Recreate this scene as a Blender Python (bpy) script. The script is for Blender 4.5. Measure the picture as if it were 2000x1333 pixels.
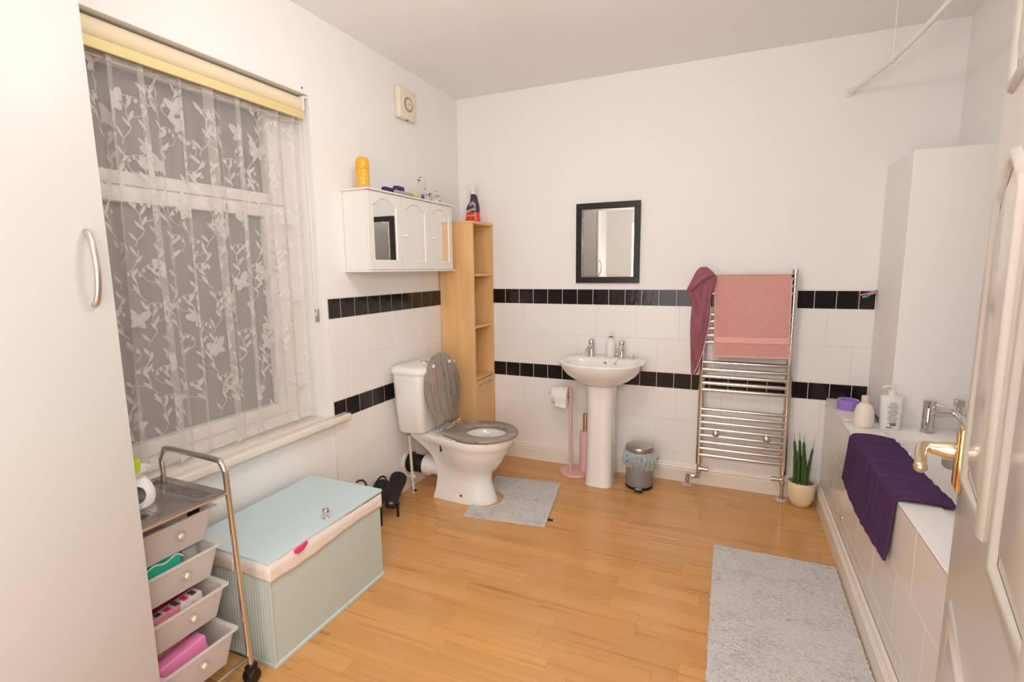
import bpy, bmesh, math, random
from mathutils import Vector, Matrix
from math import sin, cos, pi, radians, sqrt
random.seed(7)
for o in list(bpy.data.objects): bpy.data.objects.remove(o)
SC = bpy.context.scene
COL = SC.collection

# ------------------------------------------------------------------ camera, light, exposure
F = 988.21; YAW, PITCH, ROLL = -0.41391, 0.14051, -0.01102
CAM = Vector((1.7497, -3.1125, 1.2874))
_f = Vector((sin(YAW)*cos(PITCH), cos(YAW)*cos(PITCH), -sin(PITCH)))
_r = Vector((cos(YAW), -sin(YAW), 0)); _u = _r.cross(_f)
_r2 = cos(ROLL)*_r + sin(ROLL)*_u; _u2 = -sin(ROLL)*_r + cos(ROLL)*_u
cd = bpy.data.cameras.new('camera'); cam = bpy.data.objects.new('camera', cd); COL.objects.link(cam)
cd.sensor_fit = 'HORIZONTAL'; cd.sensor_width = 36; cd.lens = F*36/2000; cd.clip_start = 0.02
M = Matrix((( _r2.x, _u2.x, -_f.x, CAM.x), (_r2.y, _u2.y, -_f.y, CAM.y), (_r2.z, _u2.z, -_f.z, CAM.z), (0, 0, 0, 1)))
cam.matrix_world = M
SC.camera = cam
SC.view_settings.view_transform = 'Standard'; SC.view_settings.look = 'None'
SC.view_settings.gamma = 1; SC.view_settings.use_curve_mapping = False
SC.view_settings.exposure = 0.29
w = bpy.data.worlds.new('world'); SC.world = w; w.use_nodes = True
w.node_tree.nodes['Background'].inputs[0].default_value = (0.50, 0.52, 0.56, 1)
w.node_tree.nodes['Background'].inputs[1].default_value = 0.6
def area(name, loc, target, sx, sy, power, col):
    l = bpy.data.lights.new(name, 'AREA'); l.shape = 'RECTANGLE'; l.size = sx; l.size_y = sy
    l.energy = power; l.color = col
    o = bpy.data.objects.new(name, l); COL.objects.link(o); o.location = loc
    o.rotation_euler = (Vector(target)-Vector(loc)).to_track_quat('-Z', 'Y').to_euler()
    return o
# the camera flash and the same flash bounced off the wall and ceiling behind the camera
area('camera_flash', (1.745, -3.15, 1.62), (1.1, -0.6, 1.05), 0.26, 0.2, 7, (1.0, 0.985, 0.965))
area('bounced_flash', (1.55, -3.6, 1.25), (1.3, -0.5, 1.65), 1.8, 1.9, 24, (1.0, 0.98, 0.955))

# ------------------------------------------------------------------ materials
MATS = {}
def nmat(name):
    m = bpy.data.materials.new(name); m.use_nodes = True
    nt = m.node_tree; b = nt.nodes['Principled BSDF']; MATS[name] = m
    return m, nt, b
def simple(name, col, rough=0.5, metal=0.0, spec=0.5, bump=0, bscale=200, var=0, vscale=4, coat=0, trans=0, ior=1.45, alpha=1, aniso=0, sss=0):
    m, nt, b = nmat(name)
    b.inputs['Base Color'].default_value = (*col, 1); b.inputs['Roughness'].default_value = rough
    b.inputs['Metallic'].default_value = metal; b.inputs['Specular IOR Level'].default_value = spec
    b.inputs['Coat Weight'].default_value = coat; b.inputs['Transmission Weight'].default_value = trans
    b.inputs['IOR'].default_value = ior; b.inputs['Alpha'].default_value = alpha
    tc = nt.nodes.new('ShaderNodeTexCoord')
    if var:
        n = nt.nodes.new('ShaderNodeTexNoise'); n.inputs['Scale'].default_value = vscale; n.inputs['Detail'].default_value = 5
        nt.links.new(tc.outputs['Object'], n.inputs['Vector'])
        mx = nt.nodes.new('ShaderNodeMix'); mx.data_type = 'RGBA'
        mx.inputs[6].default_value = (*[c*(1-var) for c in col], 1); mx.inputs[7].default_value = (*[min(1, c*(1+var)) for c in col], 1)
        nt.links.new(n.outputs['Fac'], mx.inputs[0]); nt.links.new(mx.outputs[2], b.inputs['Base Color'])
    if bump:
        n = nt.nodes.new('ShaderNodeTexNoise'); n.inputs['Scale'].default_value = bscale; n.inputs['Detail'].default_value = 3
        nt.links.new(tc.outputs['Object'], n.inputs['Vector'])
        bp = nt.nodes.new('ShaderNodeBump'); bp.inputs['Strength'].default_value = bump; bp.inputs['Distance'].default_value = 0.004
        nt.links.new(n.outputs['Fac'], bp.inputs['Height']); nt.links.new(bp.outputs['Normal'], b.inputs['Normal'])
    return m
def woodmat(name, ca, cb, axis='X', scale=6, stretch=14, rough=0.4, rnd=0.0, dark=None, bump=0.1, coat=0.0):
    """streaky grain along one axis; rnd = tone change from piece to piece"""
    m, nt, b = nmat(name); N = nt.nodes.new; L = nt.links.new
    tc = N('ShaderNodeTexCoord'); oi = N('ShaderNodeObjectInfo')
    mp = N('ShaderNodeMapping'); s = [scale*stretch]*3; s['XYZ'.index(axis)] = scale
    mp.inputs['Scale'].default_value = s
    sh = N('ShaderNodeVectorMath'); sh.operation = 'MULTIPLY_ADD'
    sh.inputs[0].default_value = (1, 1, 1); L(oi.outputs['Random'], sh.inputs[0]); sh.inputs[1].default_value = (37, 53, 19)
    L(tc.outputs['Object'], sh.inputs[2]); L(sh.outputs[0], mp.inputs['Vector'])
    n1 = N('ShaderNodeTexNoise'); n1.inputs['Scale'].default_value = 1; n1.inputs['Detail'].default_value = 6; n1.inputs['Roughness'].default_value = 0.65; n1.inputs['Distortion'].default_value = 0.6
    L(mp.outputs[0], n1.inputs['Vector'])
    r = N('ShaderNodeValToRGB'); r.color_ramp.elements[0].position = 0.33; r.color_ramp.elements[1].position = 0.70
    r.color_ramp.elements[0].color = (*ca, 1); r.color_ramp.elements[1].color = (*cb, 1)
    if dark:
        e = r.color_ramp.elements.new(0.42); e.color = (*[(x+y)/2 for x, y in zip(ca, cb)], 1)
        r.color_ramp.elements[0].color = (*dark, 1)
    L(n1.outputs['Fac'], r.inputs['Fac'])
    out = r.outputs['Color']
    if rnd:
        hsv = N('ShaderNodeHueSaturation'); mr = N('ShaderNodeMapRange')
        mr.inputs['To Min'].default_value = 1-rnd; mr.inputs['To Max'].default_value = 1+rnd
        L(oi.outputs['Random'], mr.inputs['Value']); L(mr.outputs[0], hsv.inputs['Value']); L(out, hsv.inputs['Color']); out = hsv.outputs['Color']
    L(out, b.inputs['Base Color']); b.inputs['Roughness'].default_value = rough; b.inputs['Coat Weight'].default_value = coat
    if bump:
        bp = N('ShaderNodeBump'); bp.inputs['Strength'].default_value = bump; bp.inputs['Distance'].default_value = 0.001
        L(n1.outputs['Fac'], bp.inputs['Height']); L(bp.outputs['Normal'], b.inputs['Normal'])
    return m
W = simple('wall_paint', (0.915, 0.885, 0.862), 0.75, spec=0.25, bump=0.05, bscale=60, var=0.012, vscale=2)
CE = simple('ceiling_paint', (0.95, 0.93, 0.915), 0.85, spec=0.2, bump=0.05, bscale=60)
GROUT = simple('grout_white', (0.76, 0.70, 0.65), 0.9, spec=0.1)
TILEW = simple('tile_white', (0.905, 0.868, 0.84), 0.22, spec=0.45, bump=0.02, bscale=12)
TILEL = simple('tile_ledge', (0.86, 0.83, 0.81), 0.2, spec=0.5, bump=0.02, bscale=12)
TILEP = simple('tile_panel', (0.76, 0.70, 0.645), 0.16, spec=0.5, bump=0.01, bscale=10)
TILEB = simple('tile_black', (0.012, 0.009, 0.008), 0.12, spec=0.5, bump=0.35, bscale=26)
SKIRT = simple('skirting_gloss', (0.85, 0.765, 0.66), 0.3, spec=0.5)
PVC = simple('window_pvc', (0.84, 0.79, 0.75), 0.3, spec=0.5)
CERAM = simple('ceramic_white', (0.90, 0.865, 0.835), 0.08, spec=0.55, coat=0.3)
CHROME = simple('chrome', (0.72, 0.69, 0.67), 0.12, 1.0)
CHROMES = simple('chrome_satin', (0.62, 0.58, 0.55), 0.3, 1.0)
STEEL = simple('brushed_steel', (0.50, 0.44, 0.40), 0.32, 1.0)
GOLD = simple('brass_polished', (0.80, 0.56, 0.24), 0.16, 1.0)
BRONZE = simple('brass_pale', (0.78, 0.66, 0.48), 0.2, 1.0)
COPPER = simple('copper', (0.62, 0.27, 0.14), 0.35, 0.9)
MIRROR = simple('mirror_glass', (0.86, 0.87, 0.85), 0.01, 1.0)
BLACK = simple('black_plastic', (0.012, 0.011, 0.011), 0.35)
BLACKF = simple('black_frame', (0.018, 0.015, 0.014), 0.3)
BLACKL = simple('black_leather', (0.016, 0.014, 0.014), 0.45, bump=0.2, bscale=150)
WHITEP = simple('white_plastic', (0.85, 0.81, 0.77), 0.3)
WHITEG = simple('white_gloss_paint', (0.87, 0.83, 0.79), 0.25)
CREAMP = simple('cream_plastic', (0.84, 0.74, 0.58), 0.35)
CREAMPIPE = simple('cream_painted_pipe', (0.83, 0.75, 0.62), 0.4, bump=0.2, bscale=60)
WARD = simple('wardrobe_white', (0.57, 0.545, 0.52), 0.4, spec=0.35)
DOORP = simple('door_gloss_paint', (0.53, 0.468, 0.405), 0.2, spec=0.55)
TAN = woodmat('beech_laminate', (0.76, 0.44, 0.185), (0.86, 0.525, 0.245), 'Z', 2.5, 10, 0.42, bump=0.03)
GREYW = woodmat('grey_wood', (0.20, 0.155, 0.125), (0.42, 0.345, 0.29), 'X', 4, 16, 0.4, dark=(0.12, 0.09, 0.07), bump=0.25)
GREYWZ = woodmat('grey_wood_upright', (0.20, 0.155, 0.125), (0.42, 0.345, 0.29), 'Z', 4, 16, 0.4, dark=(0.12, 0.09, 0.07), bump=0.25)
PLANK = woodmat('oak_laminate', (0.58, 0.27, 0.083), (0.69, 0.355, 0.122), 'X', 1.1, 40, 0.21, rnd=0.08, dark=(0.48, 0.205, 0.058), bump=0.06, coat=0.12)
LIDB = simple('chest_lid_blue', (0.60, 0.735, 0.74), 0.45, var=0.02, vscale=6)
SAGE = simple('chest_sage', (0.55, 0.615, 0.55), 0.6, bump=0.15, bscale=300)
LINER = simple('liner_cotton', (0.82, 0.70, 0.62), 0.9, spec=0.1, bump=0.2, bscale=120)
def towel(name, col, v=0.12):
    return simple(name, col, 1.0, spec=0.05, bump=1.0, bscale=420, var=v, vscale=60)
TPINK = towel('towel_pink', (0.80, 0.41, 0.37)); TPINK2 = simple('towel_pink_band', (0.84, 0.46, 0.42), 0.9, spec=0.1, bump=0.4, bscale=250)
TPLUM = towel('towel_plum', (0.40, 0.15, 0.185)); TPIPE = simple('piping_pale', (0.80, 0.55, 0.55), 0.8)
TPURP = towel('towel_purple', (0.105, 0.050, 0.125), 0.2)
def matmat(name):
    m, nt, b = nmat(name); N = nt.nodes.new; L = nt.links.new
    tc = N('ShaderNodeTexCoord')
    n1 = N('ShaderNodeTexNoise'); n1.inputs['Scale'].default_value = 7; n1.inputs['Detail'].default_value = 9; n1.inputs['Roughness'].default_value = 0.75
    n2 = N('ShaderNodeTexNoise'); n2.inputs['Scale'].default_value = 90; n2.inputs['Detail'].default_value = 4
    mp = N('ShaderNodeMapping'); mp.inputs['Scale'].default_value = (0.6, 1.2, 1)
    L(tc.outputs['Object'], mp.inputs['Vector'])
    L(mp.outputs[0], n1.inputs['Vector']); L(mp.outputs[0], n2.inputs['Vector'])
    r = N('ShaderNodeValToRGB'); r.color_ramp.elements[0].position = 0.34; r.color_ramp.elements[1].position = 0.52
    r.color_ramp.elements[0].color = (0.40, 0.37, 0.35, 1); r.color_ramp.elements[1].color = (0.64, 0.61, 0.585, 1)
    mx = N('ShaderNodeMath'); mx.operation = 'MULTIPLY_ADD'; mx.inputs[1].default_value = 0.45
    L(n2.outputs['Fac'], mx.inputs[0])
    s = N('ShaderNodeMath'); s.operation = 'MULTIPLY'; s.inputs[1].default_value = 0.6; L(n1.outputs['Fac'], s.inputs[0]); L(s.outputs[0], mx.inputs[2])
    L(mx.outputs[0], r.inputs['Fac']); L(r.outputs['Color'], b.inputs['Base Color'])
    b.inputs['Roughness'].default_value = 1; b.inputs['Specular IOR Level'].default_value = 0.05
    bp = N('ShaderNodeBump'); bp.inputs['Strength'].default_value = 0.8; bp.inputs['Distance'].default_value = 0.006
    L(n2.outputs['Fac'], bp.inputs['Height']); L(bp.outputs['Normal'], b.inputs['Normal'])
    return m
MATG = matmat('bathmat_grey')
PINKM = simple('pink_enamel', (0.80, 0.47, 0.45), 0.3)
COPPERP = simple('rose_copper', (0.66, 0.38, 0.27), 0.3, 0.85)
PAPER = simple('toilet_paper', (0.87, 0.82, 0.78), 0.95, spec=0.1, bump=0.15, bscale=200)
BINB = simple('bin_grey_steel', (0.30, 0.285, 0.275), 0.42, 0.15)
POT = simple('pot_cream', (0.86, 0.70, 0.45), 0.35)
SOIL = simple('gravel_soil', (0.16, 0.13, 0.12), 0.95, bump=1, bscale=150, var=0.6, vscale=120)
LEAF = simple('leaf_green', (0.055, 0.115, 0.03), 0.4, var=0.35, vscale=40)
PEBBLE = simple('pebble_grey', (0.42, 0.38, 0.35), 0.8)
YEL = simple('deodorant_yellow', (0.90, 0.44, 0.03), 0.3)
BLINDC = simple('blind_cream', (0.84, 0.71, 0.50), 0.7); BLINDY = simple('blind_yellow', (0.82, 0.68, 0.32), 0.6)
LIME = simple('lime_wax', (0.55, 0.68, 0.02), 0.3)
GREEN = simple('pack_green', (0.02, 0.45, 0.28), 0.4); TEAL = simple('pack_teal', (0.01, 0.17, 0.17), 0.4)
RED = simple('pack_red', (0.45, 0.01, 0.06), 0.4); PINKP = simple('pack_pink', (0.80, 0.24, 0.46), 0.45)
PINKH = simple('pack_hotpink', (0.78, 0.05, 0.20), 0.35); ROSE = simple('pack_rose', (0.62, 0.22, 0.26), 0.5, var=0.5, vscale=60)
GREYM = simple('pack_grey', (0.25, 0.25, 0.27), 0.4, var=0.4, vscale=30); PRINT = simple('pack_print', (0.70, 0.60, 0.58), 0.5, var=0.4, vscale=70)
PURPC = simple('candle_purple', (0.33, 0.20, 0.60), 0.35)
SPRP = simple('spray_purple', (0.06, 0.028, 0.085), 0.3); SPRR = simple('spray_red', (0.80, 0.07, 0.035), 0.3)
BLUE = simple('blue_print', (0.04, 0.10, 0.42), 0.4); SKY = simple('sky_blue', (0.25, 0.52, 0.68), 0.35); YPALE = simple('pale_yellow', (0.80, 0.68, 0.28), 0.4)
CREAMB = simple('lotion_cream', (0.85, 0.75, 0.64), 0.3); PRINTG = simple('print_grey', (0.38, 0.35, 0.34), 0.6); PRINTK = simple('print_dark', (0.08, 0.07, 0.07), 0.6)
PLIGHT = simple('plastic_mid_grey', (0.30, 0.28, 0.30), 0.4)
GLASS = simple('clear_glass', (0.95, 0.95, 0.95), 0.03, trans=1.0, ior=1.45)
TEALB = simple('peg_teal', (0.07, 0.30, 0.30), 0.4)
def frosted():
    m, nt, b = nmat('frosted_glass')
    b.inputs['Base Color'].default_value = (0.38, 0.365, 0.352, 1); b.inputs['Roughness'].default_value = 0.55
    b.inputs['Transmission Weight'].default_value = 0.25; b.inputs['Specular IOR Level'].default_value = 0.3
    return m
FROST = frosted()
def thin(name, col, alpha, rough=0.6):
    """thin woven or plastic sheet: part lets light straight through, the rest scatters it"""
    m, nt, b = nmat(name); N = nt.nodes.new; L = nt.links.new; nt.nodes.remove(b)
    out = nt.nodes['Material Output']
    d = N('ShaderNodeBsdfDiffuse'); d.inputs['Color'].default_value = (*col, 1)
    t = N('ShaderNodeBsdfTranslucent'); t.inputs['Color'].default_value = (*col, 1)
    mx = N('ShaderNodeMixShader'); mx.inputs[0].default_value = 0.35; L(d.outputs[0], mx.inputs[1]); L(t.outputs[0], mx.inputs[2])
    tr = N('ShaderNodeBsdfTransparent')
    m2 = N('ShaderNodeMixShader'); m2.inputs[0].default_value = alpha; L(tr.outputs[0], m2.inputs[1]); L(mx.outputs[0], m2.inputs[2])
    L(m2.outputs[0], out.inputs['Surface']); return m
NET = thin('net_curtain', (0.88, 0.83, 0.80), 0.25); EMB = thin('net_embroidery', (0.90, 0.87, 0.85), 0.66)
BAG = thin('bin_bag', (0.75, 0.80, 0.83), 0.72); BAGB = thin('bin_bag_print', (0.20, 0.55, 0.68), 0.75)
DRAW = thin('drawer_plastic', (0.88, 0.84, 0.81), 0.86)

# ------------------------------------------------------------------ geometry helpers: a shape is (verts, faces)
def J(*gs):
    V, Fc = [], []
    for g in gs:
        k = len(V); V += list(g[0]); Fc += [tuple(i+k for i in f) for f in g[1]]
    return V, Fc
def box(x0, x1, y0, y1, z0, z1):
    if x0 > x1: x0, x1 = x1, x0
    if y0 > y1: y0, y1 = y1, y0
    if z0 > z1: z0, z1 = z1, z0
    V = [(x0,y0,z0),(x1,y0,z0),(x1,y1,z0),(x0,y1,z0),(x0,y0,z1),(x1,y0,z1),(x1,y1,z1),(x0,y1,z1)]
    return V, [(3,2,1,0),(4,5,6,7),(0,1,5,4),(1,2,6,5),(2,3,7,6),(3,0,4,7)]
def bev(g, r, seg=2):
    bm = bmesh.new(); vs = [bm.verts.new(v) for v in g[0]]
    for f in g[1]: bm.faces.new([vs[i] for i in f])
    bmesh.ops.recalc_face_normals(bm, faces=bm.faces)
    bmesh.ops.bevel(bm, geom=list(bm.edges), offset=r, segments=seg, profile=0.5, affect='EDGES')
    bm.verts.index_update()
    out = [tuple(v.co) for v in bm.verts], [tuple(v.index for v in f.verts) for f in bm.faces]; bm.free(); return out
def rb(x0, x1, y0, y1, z0, z1, r=0.004, seg=2): return bev(box(x0, x1, y0, y1, z0, z1), r, seg)
def loft(rings, cap0=True, cap1=True, closed=True):
    n = len(rings[0]); V = [p for r in rings for p in r]; Fc = []
    for k in range(len(rings)-1):
        for i in range(n if closed else n-1):
            j = (i+1) % n; Fc.append((k*n+i, k*n+j, (k+1)*n+j, (k+1)*n+i))
    if cap0: Fc.append(tuple(range(n-1, -1, -1)))
    if cap1: Fc.append(tuple((len(rings)-1)*n+i for i in range(n)))
    return V, Fc
def lathe(prof, c=(0, 0, 0), n=32, axis='Z', cap=True):
    """prof: (radius, height) list, turned about an axis through c"""
    rings = []
    for r, h in prof:
        ring = []
        for i in range(n):
            a = 2*pi*i/n; p = (r*cos(a), r*sin(a), h)
            if axis == 'X': p = (p[2], p[0], p[1])
            elif axis == 'Y': p = (p[1], p[2], p[0])
            ring.append((c[0]+p[0], c[1]+p[1], c[2]+p[2]))
        rings.append(ring)
    return loft(rings, cap, cap)
def cyl(c, r, h, n=24, axis='Z', r2=None): return lathe([(r, 0), (r2 if r2 is not None else r, h)], c, n, axis)
def smooth_path(pts, k=6):
    P = [Vector(p) for p in pts]; out = []
    for i in range(len(P)-1):
        a, b, c, d = P[max(i-1, 0)], P[i], P[i+1], P[min(i+2, len(P)-1)]
        for s in range(k):
            t = s/k
            out.append(0.5*((2*b)+(c-a)*t+(2*a-5*b+4*c-d)*t*t+(3*b-a-3*c+d)*t**3))
    out.append(P[-1]); return out
def tube(pts, r, n=10, k=0, cap=True):
    P = smooth_path(pts, k) if k else [Vector(p) for p in pts]
    rs = r if isinstance(r, (list, tuple)) else [r]*len(P)
    if len(rs) != len(P): rs = [rs[0]+(rs[-1]-rs[0])*i/(len(P)-1) for i in range(len(P))] if len(rs) == 2 else [rs[min(int(i*len(rs)/len(P)), len(rs)-1)] for i in range(len(P))]
    rings = []; nrm = None
    for i, p in enumerate(P):
        t = (P[min(i+1, len(P)-1)]-P[max(i-1, 0)]).normalized()
        if nrm is None:
            nrm = t.orthogonal().normalized()
        nrm = (nrm - t*nrm.dot(t)).normalized(); b = t.cross(nrm)
        rings.append([tuple(p+rs[i]*(cos(2*pi*j/n)*nrm+sin(2*pi*j/n)*b)) for j in range(n)])
    return loft(rings, cap, cap)
def prism(poly, a, b, axis='Z'):
    """polygon in the plane across axis, pulled from a to b"""
    def P(p, h): return {'Z': (p[0], p[1], h), 'Y': (p[0], h, p[1]), 'X': (h, p[0], p[1])}[axis]
    return loft([[P(p, a) for p in poly], [P(p, b) for p in poly]])
def sphere(c, r, n=16, m=10, s=(1, 1, 1)):
    prof = [(max(1e-5, r*sin(pi*i/m)), -r*cos(pi*i/m)) for i in range(m+1)]
    V, Fc = lathe(prof, (0, 0, 0), n)
    return [(c[0]+v[0]*s[0], c[1]+v[1]*s[1], c[2]+v[2]*s[2]) for v in V], Fc
def xf(g, M): return [tuple(M @ Vector(v)) for v in g[0]], g[1]
def rot(g, ang, axis, piv):
    piv = Vector(piv); R = Matrix.Rotation(ang, 4, axis)
    return xf(g, Matrix.Translation(piv) @ R @ Matrix.Translation(-piv))
def grid(fn, nu, nv):
    V = [fn(i/nu, j/nv) for j in range(nv+1) for i in range(nu+1)]
    Fc = [(j*(nu+1)+i, j*(nu+1)+i+1, (j+1)*(nu+1)+i+1, (j+1)*(nu+1)+i) for j in range(nv) for i in range(nu)]
    return V, Fc
ORI = {}
def mk(name, g, origin, smooth):
    me = bpy.data.meshes.new(name); ox, oy, oz = origin
    me.from_pydata([(v[0]-ox, v[1]-oy, v[2]-oz) for v in g[0]], [], g[1])
    bm = bmesh.new(); bm.from_mesh(me); bmesh.ops.recalc_face_normals(bm, faces=bm.faces); bm.to_mesh(me); bm.free()
    if smooth:
        for p in me.polygons: p.use_smooth = True
        me.set_sharp_from_angle(angle=radians(38 if smooth is True else smooth))
    return me
def obj(name, g, mat, parent=None, smooth=True, origin=None, solid=0):
    if parent is not None: origin = ORI[parent.name]
    elif origin is None:
        xs, ys, zs = zip(*g[0]); origin = ((min(xs)+max(xs))/2, (min(ys)+max(ys))/2, min(zs))
    me = mk(name, g, origin, smooth); me.materials.append(mat)
    o = bpy.data.objects.new(name, me); COL.objects.link(o); ORI[o.name] = origin
    if parent is not None: o.parent = parent
    else: o.location = origin
    if solid:
        md = o.modifiers.new('thickness', 'SOLIDIFY'); md.thickness = solid; md.offset = 0
    return o
def tag(o, label=None, cat=None, group=None, kind=None):
    for k, v in (('label', label), ('category', cat), ('group', group), ('kind', kind)):
        if v: o[k] = v
    return o
def thing(name, label, cat, loc, group=None):
    o = bpy.data.objects.new(name, None); COL.objects.link(o); o.location = loc; ORI[o.name] = tuple(loc)
    o.empty_display_size = 0.05
    return tag(o, label, cat, group)
def struct(name, g, mat, parent=None, smooth=False, label=None):
    return tag(obj(name, g, mat, parent, smooth), label, kind='structure')
def inst(name, me, loc, parent):
    o = bpy.data.objects.new(name, me); COL.objects.link(o); o.parent = parent
    po = ORI[parent.name]; o.location = (loc[0]-po[0], loc[1]-po[1], loc[2]-po[2]); return o
_cache = {}
def piece(key, name, g, mat, b=0.0012):
    if key not in _cache:
        me = mk(name, bev(g, b, 1) if b else g, (0, 0, 0), False); me.materials.append(mat); _cache[key] = me
    return _cache[key]
def text(name, s, size, M, mat, parent, depth=0.0004, shear=0.0):
    cu = bpy.data.curves.new('t', 'FONT'); cu.body = s; cu.size = size; cu.extrude = depth; cu.align_x = 'CENTER'; cu.align_y = 'CENTER'; cu.shear = shear
    to = bpy.data.objects.new('t', cu); COL.objects.link(to)
    dg = bpy.context.evaluated_depsgraph_get(); me = bpy.data.meshes.new_from_object(to.evaluated_get(dg))
    g = [tuple(M @ v.co) for v in me.vertices], [tuple(p.vertices) for p in me.polygons]
    bpy.data.objects.remove(to); bpy.data.curves.remove(cu); bpy.data.meshes.remove(me)
    return obj(name, g, mat, parent, False)

# ------------------------------------------------------------------ room shell
HC, XR, YF = 2.4066, 3.0, -3.7
WY0, WY1, WZ0, WZ1 = -2.56, -1.32, 0.585, 2.052       # window opening in the left wall
XP = 2.228; ZB = 0.585                                 # bath panel face, bath ledge height
floor = struct('floor', box(-0.3, XR+0.15, YF-0.15, 0.2, -0.12, -0.0085), simple('floor_joint', (0.42, 0.19, 0.065), 0.8), label='warm oak laminate floor laid in narrow strips')
ceiling = struct('ceiling', box(-0.3, XR+0.15, YF-0.15, 0.2, HC, HC+0.12), CE, label='plain white painted ceiling')
wall_back = struct('wall_back', box(-0.3, XR+0.15, 0.0, 0.2, 0, HC), W, label='white back wall, half tiled with two black tile bands')
wall_left = struct('wall_left', J(box(-0.3, 0, WY0, WY1, 0, WZ0), box(-0.3, 0, WY0, WY1, WZ1, HC), box(-0.3, 0, WY1, 0.0, 0, HC), box(-0.3, 0, YF, WY0, 0, HC)), W, label='white left wall with the window opening')
struct('wall_right', box(XR, XR+0.15, YF, 0.0, 0, HC), W, label='white wall behind the bath')
struct('wall_front', box(-0.3, XR+0.15, YF-0.15, YF, 0, HC), W, label='white wall behind the camera')
struct('wall_nib', box(1.99, XR, -2.86, -2.72, 0, HC), W, label='short wall at the foot of the bath carrying the door')
bx = struct('wall_boxing', rb(2.412, XR, -0.42, 0, 0.56, 1.765, 0.004), W, label='white boarded boxing at the head of the bath')
obj('edge_bead', box(2.408, 2.416, -0.006, 0.0, ZB, 1.775), W, bx, False)
struct('wall_chase', box(2.68, XR, -0.42, 0, 1.765, HC), W, label='white pipe chase in the corner above the boxing')

# floor strips: the ones in view are single planks, the rest is one joined part
PW = 0.0665
def plank(L): return piece(('plank', round(L, 3)), 'plank', box(0.00015, L-0.00015, -PW+0.00015, -0.00015, -0.0085, 0.0), PLANK, 0.00035)
y = -0.001; row = 0; rest = []
while y > YF:
    cuts = [0.0]; x = 0.08+0.04*random.randrange(11); xe = 2.30 if y > -2.0 else 2.02
    while x < xe-0.08:
        cuts.append(x); x += random.choice((0.32, 0.36, 0.44, 0.48, 0.56))
    for x0, x1 in zip(cuts, cuts[1:]+[xe]):
        if y > -2.32: inst('plank', plank(x1-x0), (x0, y, 0), floor)
        else: rest.append(([(v[0]+x0, v[1]+y, v[2]) for v in box(0.0004, x1-x0-0.0004, -PW+0.0004, -0.0004, -0.0085, 0)[0]], box(0, 1, 0, 1, 0, 1)[1]))
    y -= PW; row += 1
tag(obj('plank_field', J(*rest), PLANK, floor, False), kind='stuff')

# wall tiles
ZW = [(0.0, 0.178), (0.178, 0.374), (0.374, 0.5693), (0.6624, 0.865), (0.865, 1.0631)]
ZK = [(0.5693, 0.6624), (1.0631, 1.1594)]
G = 0.0015; TT = 0.007
def run(a, b, first, pitch):
    c = [a]; x = first
    while x < b-0.004:
        if x > a+0.004: c.append(x)
        x += pitch
    return list(zip(c, c[1:]+[b]))
obj('grout_bed', box(0, 2.412, -0.005, 0, 0, 1.1594+0.003), GROUT, wall_back, False)
obj('grout_bed', box(0, 0.005, -1.287, 0, 0, 1.1594+0.003), GROUT, wall_left, False)
def tile(kind, a, z, wd, h, wall, mat, g):
    wd = round(wd, 4); h = round(h, 4)
    if wall is wall_back:
        inst('tile', piece(('b', kind, wd, h), 'tile', box(g, wd-g, -TT, -0.001, g, h-g), mat), (a, 0, z), wall)
    else:
        inst('tile', piece(('l', kind, wd, h), 'tile', box(0.001, TT, g, wd-g, g, h-g), mat), (0, a, z), wall)
for z0, z1 in ZK:
    for a, b in run(0.0, 2.411, 0.0405, 0.1): tile('k', a, z0, b-a, z1-z0, wall_back, TILEB, 0.0016)
    for a, b in run(-1.285, -0.001, -1.2023, 0.1): tile('k', a, z0, b-a, z1-z0, wall_left, TILEB, 0.0016)
for k, (z0, z1) in enumerate(ZW):
    f = {0: 0.221, 1: 0.097, 2: 0.221, 3: 0.097, 4: 0.221}[k]
    for a, b in run(0.0, 2.411, f-0.248, 0.248): tile('w', a, z0, b-a, z1-z0, wall_back, TILEW, 0.0006)
    for a, b in run(-1.285, -0.001, -1.285+(0.124 if k % 2 else 0.248), 0.248): tile('w', a, z0, b-a, z1-z0, wall_left, TILEW, 0.0006)

# skirting boards
PRO = [(0, 0), (0.018, 0), (0.018, 0.074), (0.014, 0.079), (0.0165, 0.087), (0.012, 0.094), (0.009, 0.106), (0.004, 0.113), (0, 0.113)]
struct('baseboard_back', prism([(-TT-d, z) for d, z in PRO], 0.258, 2.222, 'X'), SKIRT, label='cream moulded skirting along the back wall')
struct('baseboard_left', prism([(TT+d, z) for d, z in PRO], -0.026, -2.38, 'Y'), SKIRT, label='cream moulded skirting along the left wall')
struct('baseboard_right', prism([(XP-0.002-d, z*1.03) for d, z in PRO], -0.026, -2.70, 'Y'), SKIRT, label='cream moulded skirting along the bath panel')

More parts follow.
